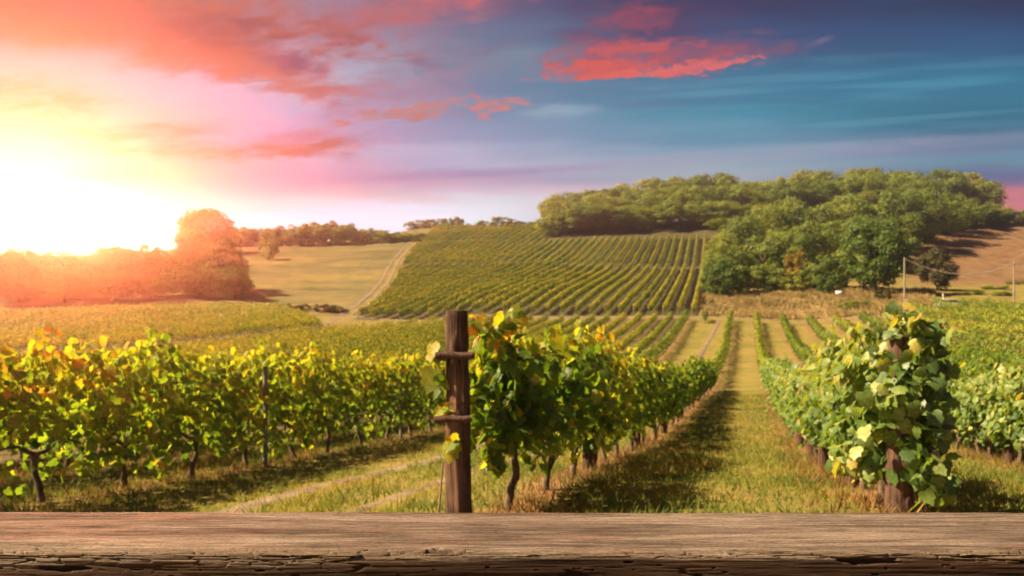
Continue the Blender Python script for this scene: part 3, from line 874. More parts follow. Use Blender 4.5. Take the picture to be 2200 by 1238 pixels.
# ------------------------------------------------------------------ posts and wires
def post_mesh(name, h, r0, r1, seed, lean=(0, 0), dents=True, sides=28):
    k = 44
    z = np.linspace(-0.3, h, k)
    th = np.linspace(0, 2 * np.pi, sides, endpoint=False)
    rr = np.interp(z, [-.3, h], [r0, r1])[:, None] * np.ones((k, sides))
    zz, tt = np.meshgrid(z, th, indexing='ij')
    rr *= 1 + 0.16 * (fbm(np.cos(tt) * 5 + 9, zz * 1.3 + np.sin(tt) * 5, seed, 3) - 0.5) * 2
    rr *= 1 - 0.13 * (np.abs(np.sin(tt * 5.5 + 1.5 * fbm(zz * 1.5, tt * 0, seed, 2))) < 0.22)     # drying cracks
    if dents:                                       # worn hollows on the viewer's side
        for zc, tc_, dz, dt, dp in ((1.13, -1.7, 0.28, 0.5, 0.14), (0.45, -1.5, 0.2, 0.45, 0.12)):
            rr *= 1 - dp * np.exp(-((zz - zc) / dz) ** 2 - ((np.angle(np.exp(1j * (tt - tc_)))) / dt) ** 2)
    wob = 0.022 if dents else 0.01
    cxs = np.interp(z, [0, h], [0, lean[0]]) + wob * (fbm(z * 1.7, z * 0, seed + 30, 3) - 0.5) * 2; cys = np.interp(z, [0, h], [0, lean[1]])
    V = np.stack([cxs[:, None] + np.cos(tt) * rr, cys[:, None] + np.sin(tt) * rr, zz], -1)
    V[-1, :, 2] += 0.02 * (hash2(np.arange(sides), np.zeros(sides, int), seed) - 0.5)
    V = V.reshape(-1, 3)
    i, j = np.meshgrid(np.arange(k - 1), np.arange(sides), indexing='ij')
    F = np.stack([i * sides + j, i * sides + (j + 1) % sides, (i + 1) * sides + (j + 1) % sides, (i + 1) * sides + j], -1).reshape(-1, 4)
    G = Geo().add(V, F)
    worn = np.zeros((k, sides))
    if dents:
        for zc, tc_, dz, dt in ((1.08, -1.75, 0.30, 0.42), (0.42, -1.6, 0.24, 0.36)):
            worn = np.maximum(worn, np.exp(-((zz - zc) / dz) ** 4 - ((np.angle(np.exp(1j * (tt - tc_)))) / dt) ** 2))
    top = V[-sides:]; c = top.mean(0) + (0, 0, -0.012)
    kk = np.arange(sides)
    G.add(np.vstack([top, c[None]]), np.stack([kk, (kk + 1) % sides, np.full(sides, sides)], -1))
    me = G.mesh(name)
    at = me.attributes.new('worn', 'FLOAT', 'POINT')
    at.data.foreach_set('value', np.concatenate([worn.ravel(), np.zeros(len(me.vertices) - k * sides)]).astype(np.float32))
    return me

PX, PY = plan(985, 7.25), 7.25
PZ = g1(PX, PY)
post = link('end_post', post_mesh('end_post', hgt(668, 7.25) - PZ, 0.118, 0.098, 5, (-0.012, 0.0)), M_POST, loc=(PX, PY, PZ))
tag(post, 'tall notched wooden end post with two wooden crosspieces at the head of a vine row', 'post')
def stick(name, c, L, r, tilt, parent, seed):
    G = Geo()
    xs = np.linspace(-L / 2, L / 2, 9)
    G.tube([(x, 0.004 * math.sin(x * 40 + seed), x * tilt + 0.004 * math.sin(x * 31 + seed)) for x in xs], r * (1 + 0.12 * np.sin(xs * 50 + seed)), 9, seed, 0.14)
    return link(name, G.mesh(name, True), M_POST, parent, loc=c)
stick('crosspiece', (-0.02, -0.135, hgt(764, 7.1) - PZ), 0.34, 0.034, -0.02, post, 3)
stick('crosspiece', (-0.04, -0.13, hgt(901, 7.1) - PZ), 0.32, 0.030, 0.03, post, 8)
G = Geo()
for zc in (hgt(764, 7.1) - PZ, hgt(905, 7.1) - PZ):
    th = np.linspace(0, 2 * np.pi, 25)
    G.tube(np.column_stack([0.122 * np.cos(th), 0.122 * np.sin(th), zc + 0.012 * np.sin(th * 2)]), 0.004, 5, cap=False)
link('binding_wire', G.mesh('binding_wire'), M_WIRE, post)
# stay wire from the lower crosspiece to the ground
G = Geo()
bx, by = plan(931, 6.9), 6.9
q = [np.array([PX - 0.13, PY - 0.12, PZ + 0.62]), np.array([(PX - 0.13 + bx) / 2 + 0.012, (PY - .12 + by) / 2, PZ + 0.27]), np.array([bx, by, g1(bx, by) - 0.05])]
G.tube(q, 0.010, 6, 3, 0.2)
tag(link('stay_stake', G.mesh('stay_stake'), M_WIRE), 'thin rusty stake leaning against the tall notched end post', 'stake')
# pale post inside the overgrown vine
QX, QY = plan(1925, 7.45), 7.45
QZ = g1(QX, QY)
po = link('end_post', post_mesh('end_post', 1.62, 0.135, 0.09, 9, (0.05, 0.03)), M_POST, loc=(QX, QY, QZ))
tag(po, 'pale wooden end post half hidden in the overgrown vine right of the lane', 'post')
# line posts in the rows
linep = Geo().tube([(0, 0, -0.2), (0.01, 0, 0.8), (0, 0, 1.78)], [0.045, 0.042, 0.04], 8, 2, 0.08).mesh('line_post')
thickp = post_mesh('line_post', 1.6, 0.085, 0.07, 19, (0.0, 0.03), False, 14)
def line_post(me, mat, p, y, label, group, side=0.0):
    x = at_y(p, y) + side
    if not me.materials:
        me.materials.append(mat)
    o = link('line_post', me, loc=(x, y, g1(x, y)))
    tag(o, label, 'post', group)
for y in (14.35,):
    line_post(linep, M_CONC, PB, y, 'slim bluish-grey post standing in the long left row by the dirt track', None, 0.22)
for y in (7.9, 20.5, 27, 33.5):
    line_post(linep, M_CONC, PB, y, 'slim grey line post among the leaves of the long left row', 'line posts in the long left row')
for y in (12.1, 17.5, 23, 29, 35):
    line_post(thickp, M_POST, PA, y, 'brown wooden line post in the row behind the notched end post', 'line posts behind the notched post')
for y in (9.9, 11.2, 13.6, 16.1, 19.5, 23.5, 28):
    line_post(thickp, M_POST, PC, y, 'brown wooden line post at the foot of the row right of the lane', 'line posts right of the lane', -0.1)
line_post(thickp, M_POST, rowA(1), 15.9, 'stout brown post in the second row right of the lane', None)
# trellis wires
def wire(p, y0, y1, hs, label):
    G = Geo()
    for h in hs:
        ysw = np.arange(y0, y1, 1.6)
        xs = at_y(p, ysw)
        G.tube(np.column_stack([xs, ysw, gsurf(xs, ysw) + h + 0.012 * np.sin(ysw * 1.3)]), 0.004, 4, cap=False)
    tag(link('trellis_wire', G.mesh('trellis_wire'), M_WIRE), label, 'wire')
wire(PA, 7.3, 50, (0.62, 1.05, 1.5), 'thin trellis wires strung along the row from the notched end post')
wire(PB, 3, 50, (0.62, 1.05, 1.5), 'thin trellis wires strung along the long left row by the dirt track')
wire(PC, 7.4, 50, (0.62, 1.05, 1.5), 'thin trellis wires strung along the row right of the lane')

# extra growth of the two foremost vines: big leaves near the posts
def cluster(seed, n, c, sd, size, face, yellow=0.0):
    r = np.random.default_rng(seed)
    P = np.asarray(c) + r.normal(0, 1, (n, 3)) * np.asarray(sd)
    N = np.asarray(face) + r.normal(0, 0.75, (n, 3))
    Tp = np.column_stack([r.normal(0, .5, n), r.normal(-0.2, .4, n), r.normal(-0.8, .35, n)])
    return P, N, Tp, size * r.uniform(0.55, 1.25, n), np.clip(r.normal(0.38 + yellow, 0.24, n), 0, 0.93)
def join_clusters(name, cl):
    return leaf_mesh(name, np.vstack([c[0] for c in cl]), np.vstack([c[1] for c in cl]), np.vstack([c[2] for c in cl]), np.concatenate([c[3] for c in cl]), LOBED, 0.28, 0.25, np.concatenate([c[4] for c in cl]))
first = {}
for o in list(COL.objects):
    if o.get('label', '').startswith('big overgrown'):
        first['C'] = o
    if o.get('label', '').startswith('bushy sunlit'):
        first['A'] = o
def hero(key, dx, dy, cl):
    root = first[key]
    root.rotation_euler = (0, 0, 0); root.scale = (1, 1, 1)
    for ch in root.children:
        ch.rotation_euler = (0, 0, -A1)
    me = join_clusters('shoot_leaves', cl)
    o = link('shoot_leaves', me, M_PALE if key == 'C' else M_VINE, root)
def rel(px, py, d, key):
    o = first[key].location
    return (plan(px, d) - o[0], d - o[1], hgt(py, d) - o[2])
cl = []
for px, py, d, sx, sz, n, f, yl in (
        (1965, 715, 7.5, .11, .10, 60, (-.4, -.7, .5), .05), (1930, 680, 7.5, .05, .06, 14, (0, -.6, .6), .2), (1990, 760, 7.5, .10, .10, 50, (.2, -.8, .4), -.15), (1955, 790, 7.45, .15, .13, 90, (-.2, -.9, .3), -.08), (1975, 850, 7.5, .13, .16, 90, (.2, -.9, .3), -.14),
        (1930, 850, 7.4, .16, .16, 90, (-.6, -.8, .4), .05), (1870, 880, 7.6, .09, .16, 60, (-.8, -.6, .4), .1), (1965, 930, 7.45, .13, .14, 60, (.1, -.9, .3), -.1), (1865, 985, 7.6, .10, .07, 34, (-.8, -.6, .3), .15),
        (1970, 1000, 7.35, .12, .12, 54, (.1, -.9, .3), -.05), (1990, 1030, 7.3, .08, .08, 20, (.2, -.9, .3), 0), (1815, 985, 7.9, .10, .07, 24, (-.8, -.5, .3), .25)):
    cl.append(cluster(len(cl) + 900, int(n * 1.35), rel(px, py, d, 'C'), (sx, .11, sz), .125, f, yl))
hero('C', 0, 0, cl)
cl = []
for px, py, d, sx, sz, n, f, yl in (
        (1030, 690, 7.4, .05, .05, 9, (-.5, -.5, .6), .3), (1075, 705, 7.6, .10, .07, 34, (-.3, -.6, .6), .3), (1085, 790, 7.7, .13, .14, 80, (0, -.9, .3), -.05), (1110, 870, 7.8, .15, .16, 80, (.2, -.9, .2), -.15),
        (1070, 930, 7.6, .10, .12, 40, (0, -.9, .2), .05), (1150, 760, 8.2, .14, .10, 60, (.2, -.7, .5), .2), (1200, 850, 8.6, .2, .2, 80, (.4, -.8, .2), -.1), (1060, 985, 7.5, .07, .05, 12, (0, -.8, .3), .3),
        (1100, 665, 7.9, .03, .04, 5, (0, -.6, .6), .25)):
    cl.append(cluster(len(cl) + 950, n, rel(px, py, d, 'A'), (sx, .08 if n < 8 else .12, sz), .135, f, yl))
for px, py, n, yl in ((934, 752, 4, .34), (946, 800, 4, .34), (952, 868, 3, .25), (972, 948, 3, .3)):
    cl.append(cluster(int(px) * 3 + 1, n, rel(px, py, 7.08 if py > 900 else 7.2, 'A'), (.018, .03, .03), .19, (-.5, -.8, .15), yl))
hero('A', 0, 0, cl)

# ------------------------------------------------------------------ grass and dry weeds
def blades(name, mat, n, ylo, yhi, umin, umax, hmin, hmax, wid, tfun, seed, clump=None):
    r = np.random.default_rng(seed)
    yy = ylo * (yhi / ylo) ** r.random(n)
    u = r.uniform(umin, umax, n)
    x = PA[0] + (yy - PA[1]) * D1[0] / D1[1] + u / N1[0]
    vis = np.abs(x) < yy * 0.72 + 1.5
    if clump is not None:
        vis &= clump(x, yy, u) > r.random(n)
    x, yy, u = x[vis], yy[vis], u[vis]
    m = len(x)
    z = gsurf(x, yy) - 0.01
    sc = 1.0 + yy / 40.0
    h = r.uniform(hmin, hmax, m) * (0.5 + fbm(x * 1.3, yy * 1.3, seed, 2))
    a = r.uniform(0, 2 * np.pi, m); lean = np.column_stack([np.cos(a), np.sin(a)]) * (h * r.uniform(0.2, 1.0, m))[:, None]
    b = r.uniform(0, 2 * np.pi, m)
    w = (wid * sc * r.uniform(0.6, 1.4, m))
    dx = np.column_stack([np.cos(b), np.sin(b)]) * w[:, None] / 2
    V = np.empty((m, 3, 3))
    V[:, 0, :2] = np.column_stack([x, yy]) - dx; V[:, 1, :2] = np.column_stack([x, yy]) + dx
    V[:, 2, :2] = np.column_stack([x, yy]) + lean
    V[:, 0, 2] = V[:, 1, 2] = z; V[:, 2, 2] = z + h
    me = mesh_np(name, V.reshape(-1, 3), np.arange(m * 3).reshape(-1, 3), {'tint': np.clip(tfun(x, yy, u, r), 0, 1)})
    o = link(name, me, mat)
    return tag(o, kind='stuff')
def gtint(x, y, u, r):
    return np.clip(0.22 + 1.25 * (fbm(x * 1.1, y * 0.7, 77, 3) - 0.36) + r.normal(0, 0.14, len(x)), 0, 1)
BU = float((PB - PA) @ N1)
def lane_clump(x, y, u):
    near_row = np.minimum(np.abs(u), np.abs(u - 3.593))
    trk = np.minimum(np.abs(u + 3.45), np.abs(u + 1.75))
    return np.clip(near_row / 0.5, 0.15, 1) * np.clip((trk - 0.05) / 0.3, 0.10, 1) * np.clip(0.25 + 1.3 * fbm(x * 1.1, y * 0.8, 31, 3), 0, 1)
tag(blades('grass', M_GRASS, 230000, 5.5, 46, BU - 4.0, 9.5, 0.03, 0.14, 0.012, gtint, 41, lane_clump), 'short green and straw-coloured grass along the lanes between the rows', 'grass')
def weed_clump(x, y, u):
    d = np.minimum(np.minimum(np.abs(u - 0.25), np.abs(u - 3.4)), np.minimum(np.minimum(np.abs(u - 7.1), np.abs(u - BU)), np.abs(u - BU + 2.16) * 0.7))
    return np.clip(1.1 - d / 0.62, 0, 1) * np.clip(2.2 * (fbm(x * 1.6, y * 1.2, 57, 3) - 0.25), 0, 1)
tag(blades('dry_weeds', M_WEED, 170000, 5.5, 46, BU - 4.0, 9.0, 0.04, 0.17, 0.016, lambda x, y, u, r: 0.25 + 0.6 * fbm(x * 1.5, y * 1.1, 91, 3) + r.normal(0, .18, len(x)), 43, weed_clump), 'reddish-brown dry weeds lying under the vine rows', 'weeds')

def tussocks(name, n, seed):
    r = np.random.default_rng(seed)
    yy = r.uniform(121.5, 156, n); pxx = r.uniform(1500, 2010, n)
    x = (pxx - CX) / FPX * yy
    keep = r.random(n) < np.clip(2.6 * (fbm(x * 0.5, yy * 0.35, seed, 3) - 0.33), 0, 1) * (np.abs(yy - 122) > 1.2)
    x, yy = x[keep], yy[keep]; m = len(x)
    h = r.uniform(0.25, 0.95, m) * (0.4 + fbm(x * 0.35, yy * 0.35, seed + 5, 2))
    a = r.uniform(0, 2 * np.pi, m); b = r.uniform(0, 2 * np.pi, m)
    z = gsurf(x, yy) - 0.03
    V = np.empty((m, 3, 3)); w = r.uniform(0.05, 0.14, m)
    d = np.column_stack([np.cos(b), np.sin(b)]) * w[:, None]
    P = np.column_stack([x, yy])
    V[:, 0, :2] = P - d; V[:, 1, :2] = P + d; V[:, 2, :2] = P + np.column_stack([np.cos(a), np.sin(a)]) * (h * r.uniform(0.1, 0.7, m))[:, None]
    V[:, 0, 2] = V[:, 1, 2] = z; V[:, 2, 2] = z + h
    o = link(name, mesh_np(name, V.reshape(-1, 3), np.arange(m * 3).reshape(-1, 3), {'tint': np.clip(0.45 + 0.8 * (fbm(x * 0.6, yy * 0.4, seed + 9, 3) - 0.4) + r.normal(0, .15, m), 0, 1)}), M_STRAW)
    tag(o, 'tall straw-coloured grass between the end of the lane and the grove', 'grass', None, 'stuff')
M_STRAW = leaf_mat('straw', [(0.0, (0.13, 0.12, 0.04)), (0.4, (0.26, 0.20, 0.08)), (0.8, (0.40, 0.30, 0.14)), (1.0, (0.46, 0.34, 0.20))], 0.3, 0.7, 0.15, (1.3, 1.2, 0.8), 0.12)
tussocks('tall_grass', 90000, 71)

# ------------------------------------------------------------------ trees
def crown_mesh(seed, n, leaf, rx=1.0, rz=1.0, clumps=26, gap=0.28, zc=0.62, flat=0.0):
    """unit tree: about 1 tall, crown half-width rx*0.5"""
    r = np.random.default_rng(seed)
    cs, rs = [], []
    for i in range(clumps):
        v = unit(r.normal(0, 1, 3)); v[2] = v[2] * 0.9 + 0.12
        q = r.uniform(0.45, 1.0) ** 0.6
        cs.append(v * q * np.array([rx * 0.40, rx * 0.40, rz * 0.36]) + np.array([0, 0, zc]))
        rs.append(r.uniform(0.06, 0.15))
    cs, rs = np.array(cs), np.array(rs)
    cs[:, 2] = np.minimum(cs[:, 2], 0.96 - rs * 0.5)
    k = r.choice(clumps, n, p=(rs ** 2) / (rs ** 2).sum())
    v = unit(r.normal(0, 1, (n, 3)))
    v[:, 2] = np.where((v[:, 2] < -0.2) & (r.random(n) < 0.6), -v[:, 2], v[:, 2])
    rad = rs[k] * (0.55 + 0.5 * r.random(n) ** 0.5) * (1 + 0.35 * (r.random(n) - 0.5))
    P = cs[k] + v * rad[:, None] * np.array([1.15, 1.15, 0.78])
    keep = fbm(P[:, 0] * 9 + seed, P[:, 2] * 9 + P[:, 1] * 6, seed, 2) > gap
    P, v, k = P[keep], v[keep], k[keep]
    N = v * 1.0 + r.normal(0, 0.38, P.shape) + np.array([0, 0, 0.30])
    Tp = v * 0.5 + r.normal(0, 0.6, P.shape) + np.array([0, 0, -0.4])
    return leaf_mesh('crown', P - np.array([0, 0, 0.0]), N, Tp, leaf * r.uniform(0.6, 1.4, len(P)), KITE, 0.3, 0.2, np.clip(r.normal(0.45, 0.2, len(P)) + 0.25 * (hash2(k, k * 0, seed) - 0.5), 0, 1))

def trunk_mesh(seed, zc=0.62, r0=0.022):
    r = np.random.default_rng(seed)
    G = Geo()
    pts = [(0, 0, -0.06)] + [(r.normal(0, .012) * q, r.normal(0, .012) * q, 0.11 * q) for q in range(1, 7)]
    G.tube(pts, np.linspace(r0, r0 * 0.45, 7), 8, seed, 0.1)
    for q in range(8):
        b = np.array(pts[2 + q % 4], float)
        a = r.uniform(0, 2 * np.pi)
        e = b + np.array([math.cos(a) * r.uniform(.16, .32), math.sin(a) * r.uniform(.16, .32), r.uniform(.18, .34)])
        mid = (b + e) / 2 + np.array([0, 0, -0.03])
        G.tube([b, mid, e], [r0 * 0.42, r0 * 0.28, r0 * 0.1], 5, seed + q, 0.1)
    return G.mesh('trunk', True)

CROWNS = [crown_mesh(500 + i, 13000, 0.027, 1.0 + 0.14 * (i % 3), 1.25, 64 + 6 * i, 0.30, 0.50) for i in range(6)]
BUSH = [crown_mesh(540 + i, 8000, 0.036, 1.25, 1.3, 48, 0.26, 0.46) for i in range(3)]
WALNUT = crown_mesh(560, 12000, 0.032, 1.15, 1.3, 60, 0.30, 0.48)
TTRUNK = [trunk_mesh(600 + i) for i in range(4)]
for me in TTRUNK: me.materials.append(M_TRUNK)
for me in CROWNS: me.materials.append(M_TREE)
BUSH_OF = {}
def with_mat(me, mat):
    key = (me.name, mat.name)
    if key not in BUSH_OF:
        c = me.copy(); c.materials.clear(); c.materials.append(mat)
        BUSH_OF[key] = c
    return BUSH_OF[key]

def tree(name, px, d, ytop, label, cat, group=None, width=None, mat=None, crown=None, sink=0.0):
    x = plan(px, d)
    zb = g1(x, d) - sink
    h = max(1.0, hgt(ytop, d) - zb)
    root = link(name, None, loc=(x, d, zb), rotz=random.uniform(0, 6.28))
    w = (width / FPX * d) / h if width else random.uniform(0.85, 1.15)
    root.scale = (h * w, h * w, h)
    tag(root, label, cat, group)
    link('trunk', random.choice(TTRUNK), parent=root)
    cm = crown or random.choice(CROWNS)
    if mat:
        cm = with_mat(cm, mat)
    elif not cm.materials:
        cm.materials.append(M_TREE)
    link('crown', cm, parent=root)
    return root

def J(a):
    return random.uniform(-a, a)
# the wood on the hilltop: skyline heights by column
SKY = [(1165, 470), (1185, 425), (1250, 407), (1350, 393), (1450, 382), (1550, 372), (1700, 364), (1850, 362), (1930, 356), (2000, 362), (2080, 372), (2130, 398), (2160, 420)]
def skyl(px):
    return float(np.interp(px, [a for a, b in SKY], [b for a, b in SKY]))
LB = 'tall leafy tree in the dense wood crowning the hill above the vine rows'
for px in range(1195, 2140, 34):
    tree('leafy_tree', px + J(10), 300 + J(8), skyl(px) + random.choice((0, 0, 5, 12, 20)), LB, 'tree', 'trees of the hilltop wood', random.uniform(75, 110))
for px in range(1215, 1960, 42):
    tree('leafy_tree', px + J(12), 284 + J(6), skyl(px) + 22 + J(10), LB, 'tree', 'trees of the hilltop wood', random.uniform(85, 120))
LE = 'leafy tree on the near edge of the hilltop wood, just above the vine rows'
for px in range(1200, 1560, 38):
    tree('leafy_tree', px + J(8), 268 + J(4), float(np.interp(px, [1200, 1260, 1500], [450, 428, 440])) + J(12), LE, 'tree', 'trees on the near edge of the wood', random.uniform(90, 120), crown=random.choice(BUSH + CROWNS))
# the wood in front of it, descending to the lane's end
for px, d, yt in ((1535, 276, 440), (1565, 270, 448), (1600, 268, 440), (1550, 262, 470), (1590, 250, 480), (1530, 268, 468), (1640, 255, 450)):
    tree('leafy_tree', px, d, yt, LE, 'tree', 'trees on the near edge of the wood', 95, crown=random.choice(BUSH))
LF = 'broad leafy tree in the grove at the foot of the hill beyond the lane'
for px, d, yt, w in ((1560, 172, 500, 95), (1600, 184, 462, 105), (1650, 192, 436, 110), (1705, 198, 424, 120), (1765, 204, 430, 110), (1820, 208, 418, 115), (1870, 212, 424, 120), (1925, 222, 408, 130), (1985, 236, 404, 130), (1640, 176, 500, 120), (1720, 182, 480, 130), (1790, 188, 478, 125), (1550, 166, 545, 80), (1590, 168, 530, 90), (1850, 196, 462, 120), (2040, 250, 420, 120), (1900, 204, 470, 110), (1960, 226, 440, 110), (2085, 262, 432, 110), (2120, 270, 440, 90)):
    tree('leafy_tree', px + J(4), d, yt, LF, 'tree', 'trees of the grove', w, crown=random.choice(CROWNS + BUSH), sink=0.6)
LS = 'bushy shrub along the front edge of the grove beyond the lane'
for px, d, yt, w in ((1540, 156, 575, 70), (1650, 156, 560, 80), (1690, 157, 575, 75), (1745, 156, 560, 70), (1775, 154, 540, 75), (1820, 158, 520, 80), (1610, 155, 580, 70), (1700, 153, 590, 60)):
    tree('shrub', px, d, yt, LS, 'shrub', 'shrubs along the grove', w, crown=random.choice(BUSH), mat=M_TREE, sink=0.5)
tree('shrub', 1558, 153, 550, 'rounded yellow-green shrub at the corner of the grove beside the hill rows', 'shrub', None, 95, M_LIME, BUSH[1], 0.5)
tree('shrub', 1712, 158, 530, 'small shrub with orange-yellow autumn leaves in the front of the grove', 'shrub', None, 52, M_AUTUMN, BUSH[2], 0.3)
tree('shrub', 1775, 150, 585, 'small pale green shrub in front of the dark grove', 'shrub', None, 42, M_LIME, BUSH[0], 0.2)
tree('leafy_tree', 1882, 149, 466, 'large bright green tree standing in front of the grove beyond the lane', 'tree', None, 158, M_LIME, WALNUT, 0.3)
tree('shrub', 2012, 158, 528, 'dark brownish bush below the brown field near the pole', 'shrub', None, 86, M_BROWNBUSH, BUSH[0], 0.2)
tree('shrub', 1898, 140, 618, 'small olive bush on the grassy bank near the pole', 'shrub', None, 40, M_BROWNBUSH, BUSH[2], 0.1)
for px, d, yt in ((1990, 262, 455), (2030, 262, 462), (2075, 264, 448), (2110, 266, 444), (2150, 268, 446), (2190, 270, 448), (2230, 270, 450), (1975, 240, 490), (2050, 255, 475), (2120, 262, 466)):
    tree('shrub', px, d, yt, 'dark green shrub in the hedge above the brown field', 'shrub', 'shrubs above the brown field', random.uniform(48, 70), M_TREE, random.choice(BUSH), 0.4)
for px, d, yt in ((2190, 172, 612), (2140, 160, 618), (2085, 150, 632), (1850, 134, 645), (1820, 132, 650), (2150, 146, 628)):
    tree('shrub', px, d, yt, 'low dark green shrub on the bank beyond the right-hand vine rows', 'shrub', 'low shrubs on the right bank', random.uniform(40, 60), M_TREE, random.choice(BUSH), 0.2)
# hilltop trees left of the wood
for px, yt in ((884, 474), (905, 470), (925, 468), (947, 468), (962, 466), (982, 463)):
    tree('leafy_tree', px, 312 + J(4), yt, 'small dark tree in the clump where the hill track reaches the skyline', 'tree', 'trees on the skyline by the track', random.uniform(30, 42), M_TREE, random.choice(BUSH), 0.5)
for px, yt in ((1010, 480), (1045, 474), (1078, 464), (1105, 472), (1135, 476), (1158, 478)):
    tree('shrub', px, 308 + J(3), yt, 'low shrub on the skyline between the track and the hilltop wood', 'shrub', 'shrubs on the skyline', random.uniform(40, 60), M_TREE, random.choice(BUSH), 0.5)
# left tree belt on the skyline
for q, px in enumerate(range(495, 900, 21)):
    yt = float(np.interp(px, [480, 520, 560, 600, 640, 680, 720, 770, 820, 900], [492, 484, 487, 488, 480, 474, 476, 488, 492, 502]))
    tree('shrub', px + J(6), 264 + J(5), yt + J(5), 'hazy shrub in the belt along the top of the pasture', 'shrub', 'shrubs along the top of the pasture', random.uniform(44, 62), M_TREE, random.choice(BUSH), 0.4)
tree('leafy_tree', 446, 236, 448, 'big round hazy tree standing above the others left of the pasture', 'tree', None, 118, None, CROWNS[3], 0.3)
tree('leafy_tree', 408, 232, 486, 'smaller hazy tree leaning against the big round tree left of the pasture', 'tree', None, 70, None, CROWNS[1], 0.3)
tree('shrub', 577, 222, 508, 'round bush standing alone on the pasture below the skyline belt', 'shrub', None, 40, M_TREE, BUSH[1], 0.1)
for px, d, yt, w in ((10, 165, 520, 130), (70, 170, 536, 120), (130, 168, 532, 130), (190, 165, 538, 130), (250, 168, 530, 120), (310, 172, 520, 110), (365, 170, 530, 110), (410, 168, 512, 110), (450, 164, 500, 110), (485, 160, 508, 100), (505, 152, 565, 90), (430, 155, 560, 120), (340, 152, 575, 120), (240, 150, 580, 130), (140, 150, 580, 130), (40, 150, 580, 130), (-60, 160, 530, 130)):
    tree('leafy_tree', px, d, yt, 'leafy tree glowing in the low sun left of the pasture', 'tree', 'sunlit trees left of the pasture', w, M_LIME, random.choice(CROWNS + BUSH), 0.4)
for px, d, yt in ((545, 138, 655), (580, 136, 654), (615, 135, 650), (650, 134, 652), (690, 133, 651), (722, 132, 655)):
    tree('shrub', px, d, yt, 'low dark shrub in the strip below the pasture', 'shrub', 'shrubs below the pasture', random.uniform(36, 50), M_BROWNBUSH, random.choice(BUSH), 0.2)

# ------------------------------------------------------------------ poles, cable, car, box
def pole(px, d, ytop, r, label):
    x = plan(px, d); zb = g1(x, d); h = hgt(ytop, d) - zb
    G = Geo().tube([(0, 0, -0.4), (0.02, 0, h * 0.5), (0, 0, h)], [r, r * 0.85, r * 0.7], 9, 4, 0.06)
    o = link('utility_pole', G.mesh('utility_pole', True), M_POLE, loc=(x, d, zb))
    tag(o, label, 'pole')
    G = Geo().tube([(0, -0.02, h - 0.12), (0, -0.02, h + 0.16)], [0.05, 0.035], 8)
    link('insulator', G.mesh('insulator'), M_WHITE, o)
    return np.array([x, d, zb + h])
t1 = pole(1943, 112, 556, 0.15, 'pale wooden pole carrying the sagging cable, beside the large bright green tree')
t2 = pole(2178, 128, 566, 0.14, 'wooden pole at the right end of the sagging cable')
G = Geo()
s = np.linspace(0, 1, 30)
pts = t1[None] * (1 - s)[:, None] + t2[None] * s[:, None]
pts[:, 2] -= 2.6 * 4 * s * (1 - s) * 0.75
G.tube(pts, 0.07, 5, cap=False)
t3 = np.array([plan(2420, 140), 140, t2[2] + 4.5])
pts = t2[None] * (1 - s)[:, None] + t3[None] * s[:, None]
pts[:, 2] -= 2.0 * 4 * s * (1 - s) * 0.75
G.tube(pts, 0.07, 5, cap=False)
tag(link('cable', G.mesh('cable'), M_CABLE), 'pale cable sagging between the two wooden poles', 'cable')

cx_, cy_ = plan(2042, 121.5), 121.5
cz_ = max(g1(cx_ - 2, cy_), g1(cx_ + 2, cy_)) + 0.02
car = link('parked_car', None, loc=(cx_, cy_, cz_), rotz=0.06)
tag(car, 'silver car parked behind the right-hand vines, only its roof showing', 'car')
def loft(secs):
    """secs: list of (z, x0, x1, half width): rounded rectangles stacked upwards"""
    n = 20; V = []
    for z, x0, x1, hw in secs:
        th = np.linspace(0, 2 * np.pi, n, endpoint=False)
        cx = np.sign(np.cos(th)) * np.abs(np.cos(th)) ** 0.35; sy_ = np.sign(np.sin(th)) * np.abs(np.sin(th)) ** 0.35
        V += [((x0 + x1) / 2 + (x1 - x0) / 2 * a, hw * b, z) for a, b in zip(cx, sy_)]
    k = len(secs)
    F = [[i * n + j, i * n + (j + 1) % n, (i + 1) * n + (j + 1) % n, (i + 1) * n + j] for i in range(k - 1) for j in range(n)]
    g = Geo().add(V, F)
    top = V[-n:]; c = np.mean(top, axis=0)
    g.add(list(top) + [c], [[j, (j + 1) % n, n] for j in range(n)])
    return g
link('body', loft([(0.28, -2.15, 2.15, 0.80), (0.45, -2.25, 2.25, 0.86), (0.75, -2.25, 2.25, 0.87), (0.9, -2.2, 2.2, 0.84), (0.95, -2.1, 2.1, 0.78)]).mesh('body', True), M_PAINT, car)
link('window', loft([(0.94, -2.0, 1.2, 0.76), (1.36, -1.7, 0.5, 0.66)]).mesh('window', True), M_GLASS, car)
link('roof', loft([(1.355, -1.75, 0.55, 0.68), (1.42, -1.7, 0.5, 0.67), (1.5, -1.45, 0.2, 0.5)]).mesh('roof', True), M_PAINT, car)
for wx in (-1.4, 1.4):
    for wy in (-0.78, 0.78):
        G = Geo().tube([(wx, wy - 0.1, 0.32), (wx, wy + 0.1, 0.32)], 0.32, 18)
        w = link('wheel', G.mesh('wheel'), M_RUBBER, car)
        G = Geo().tube([(wx, wy - 0.11, 0.32), (wx, wy + 0.11, 0.32)], 0.19, 14)
        link('rim', G.mesh('rim'), M_PAINT, w)
bx, by = plan(1804, 147), 147
bz = g1(bx, by)
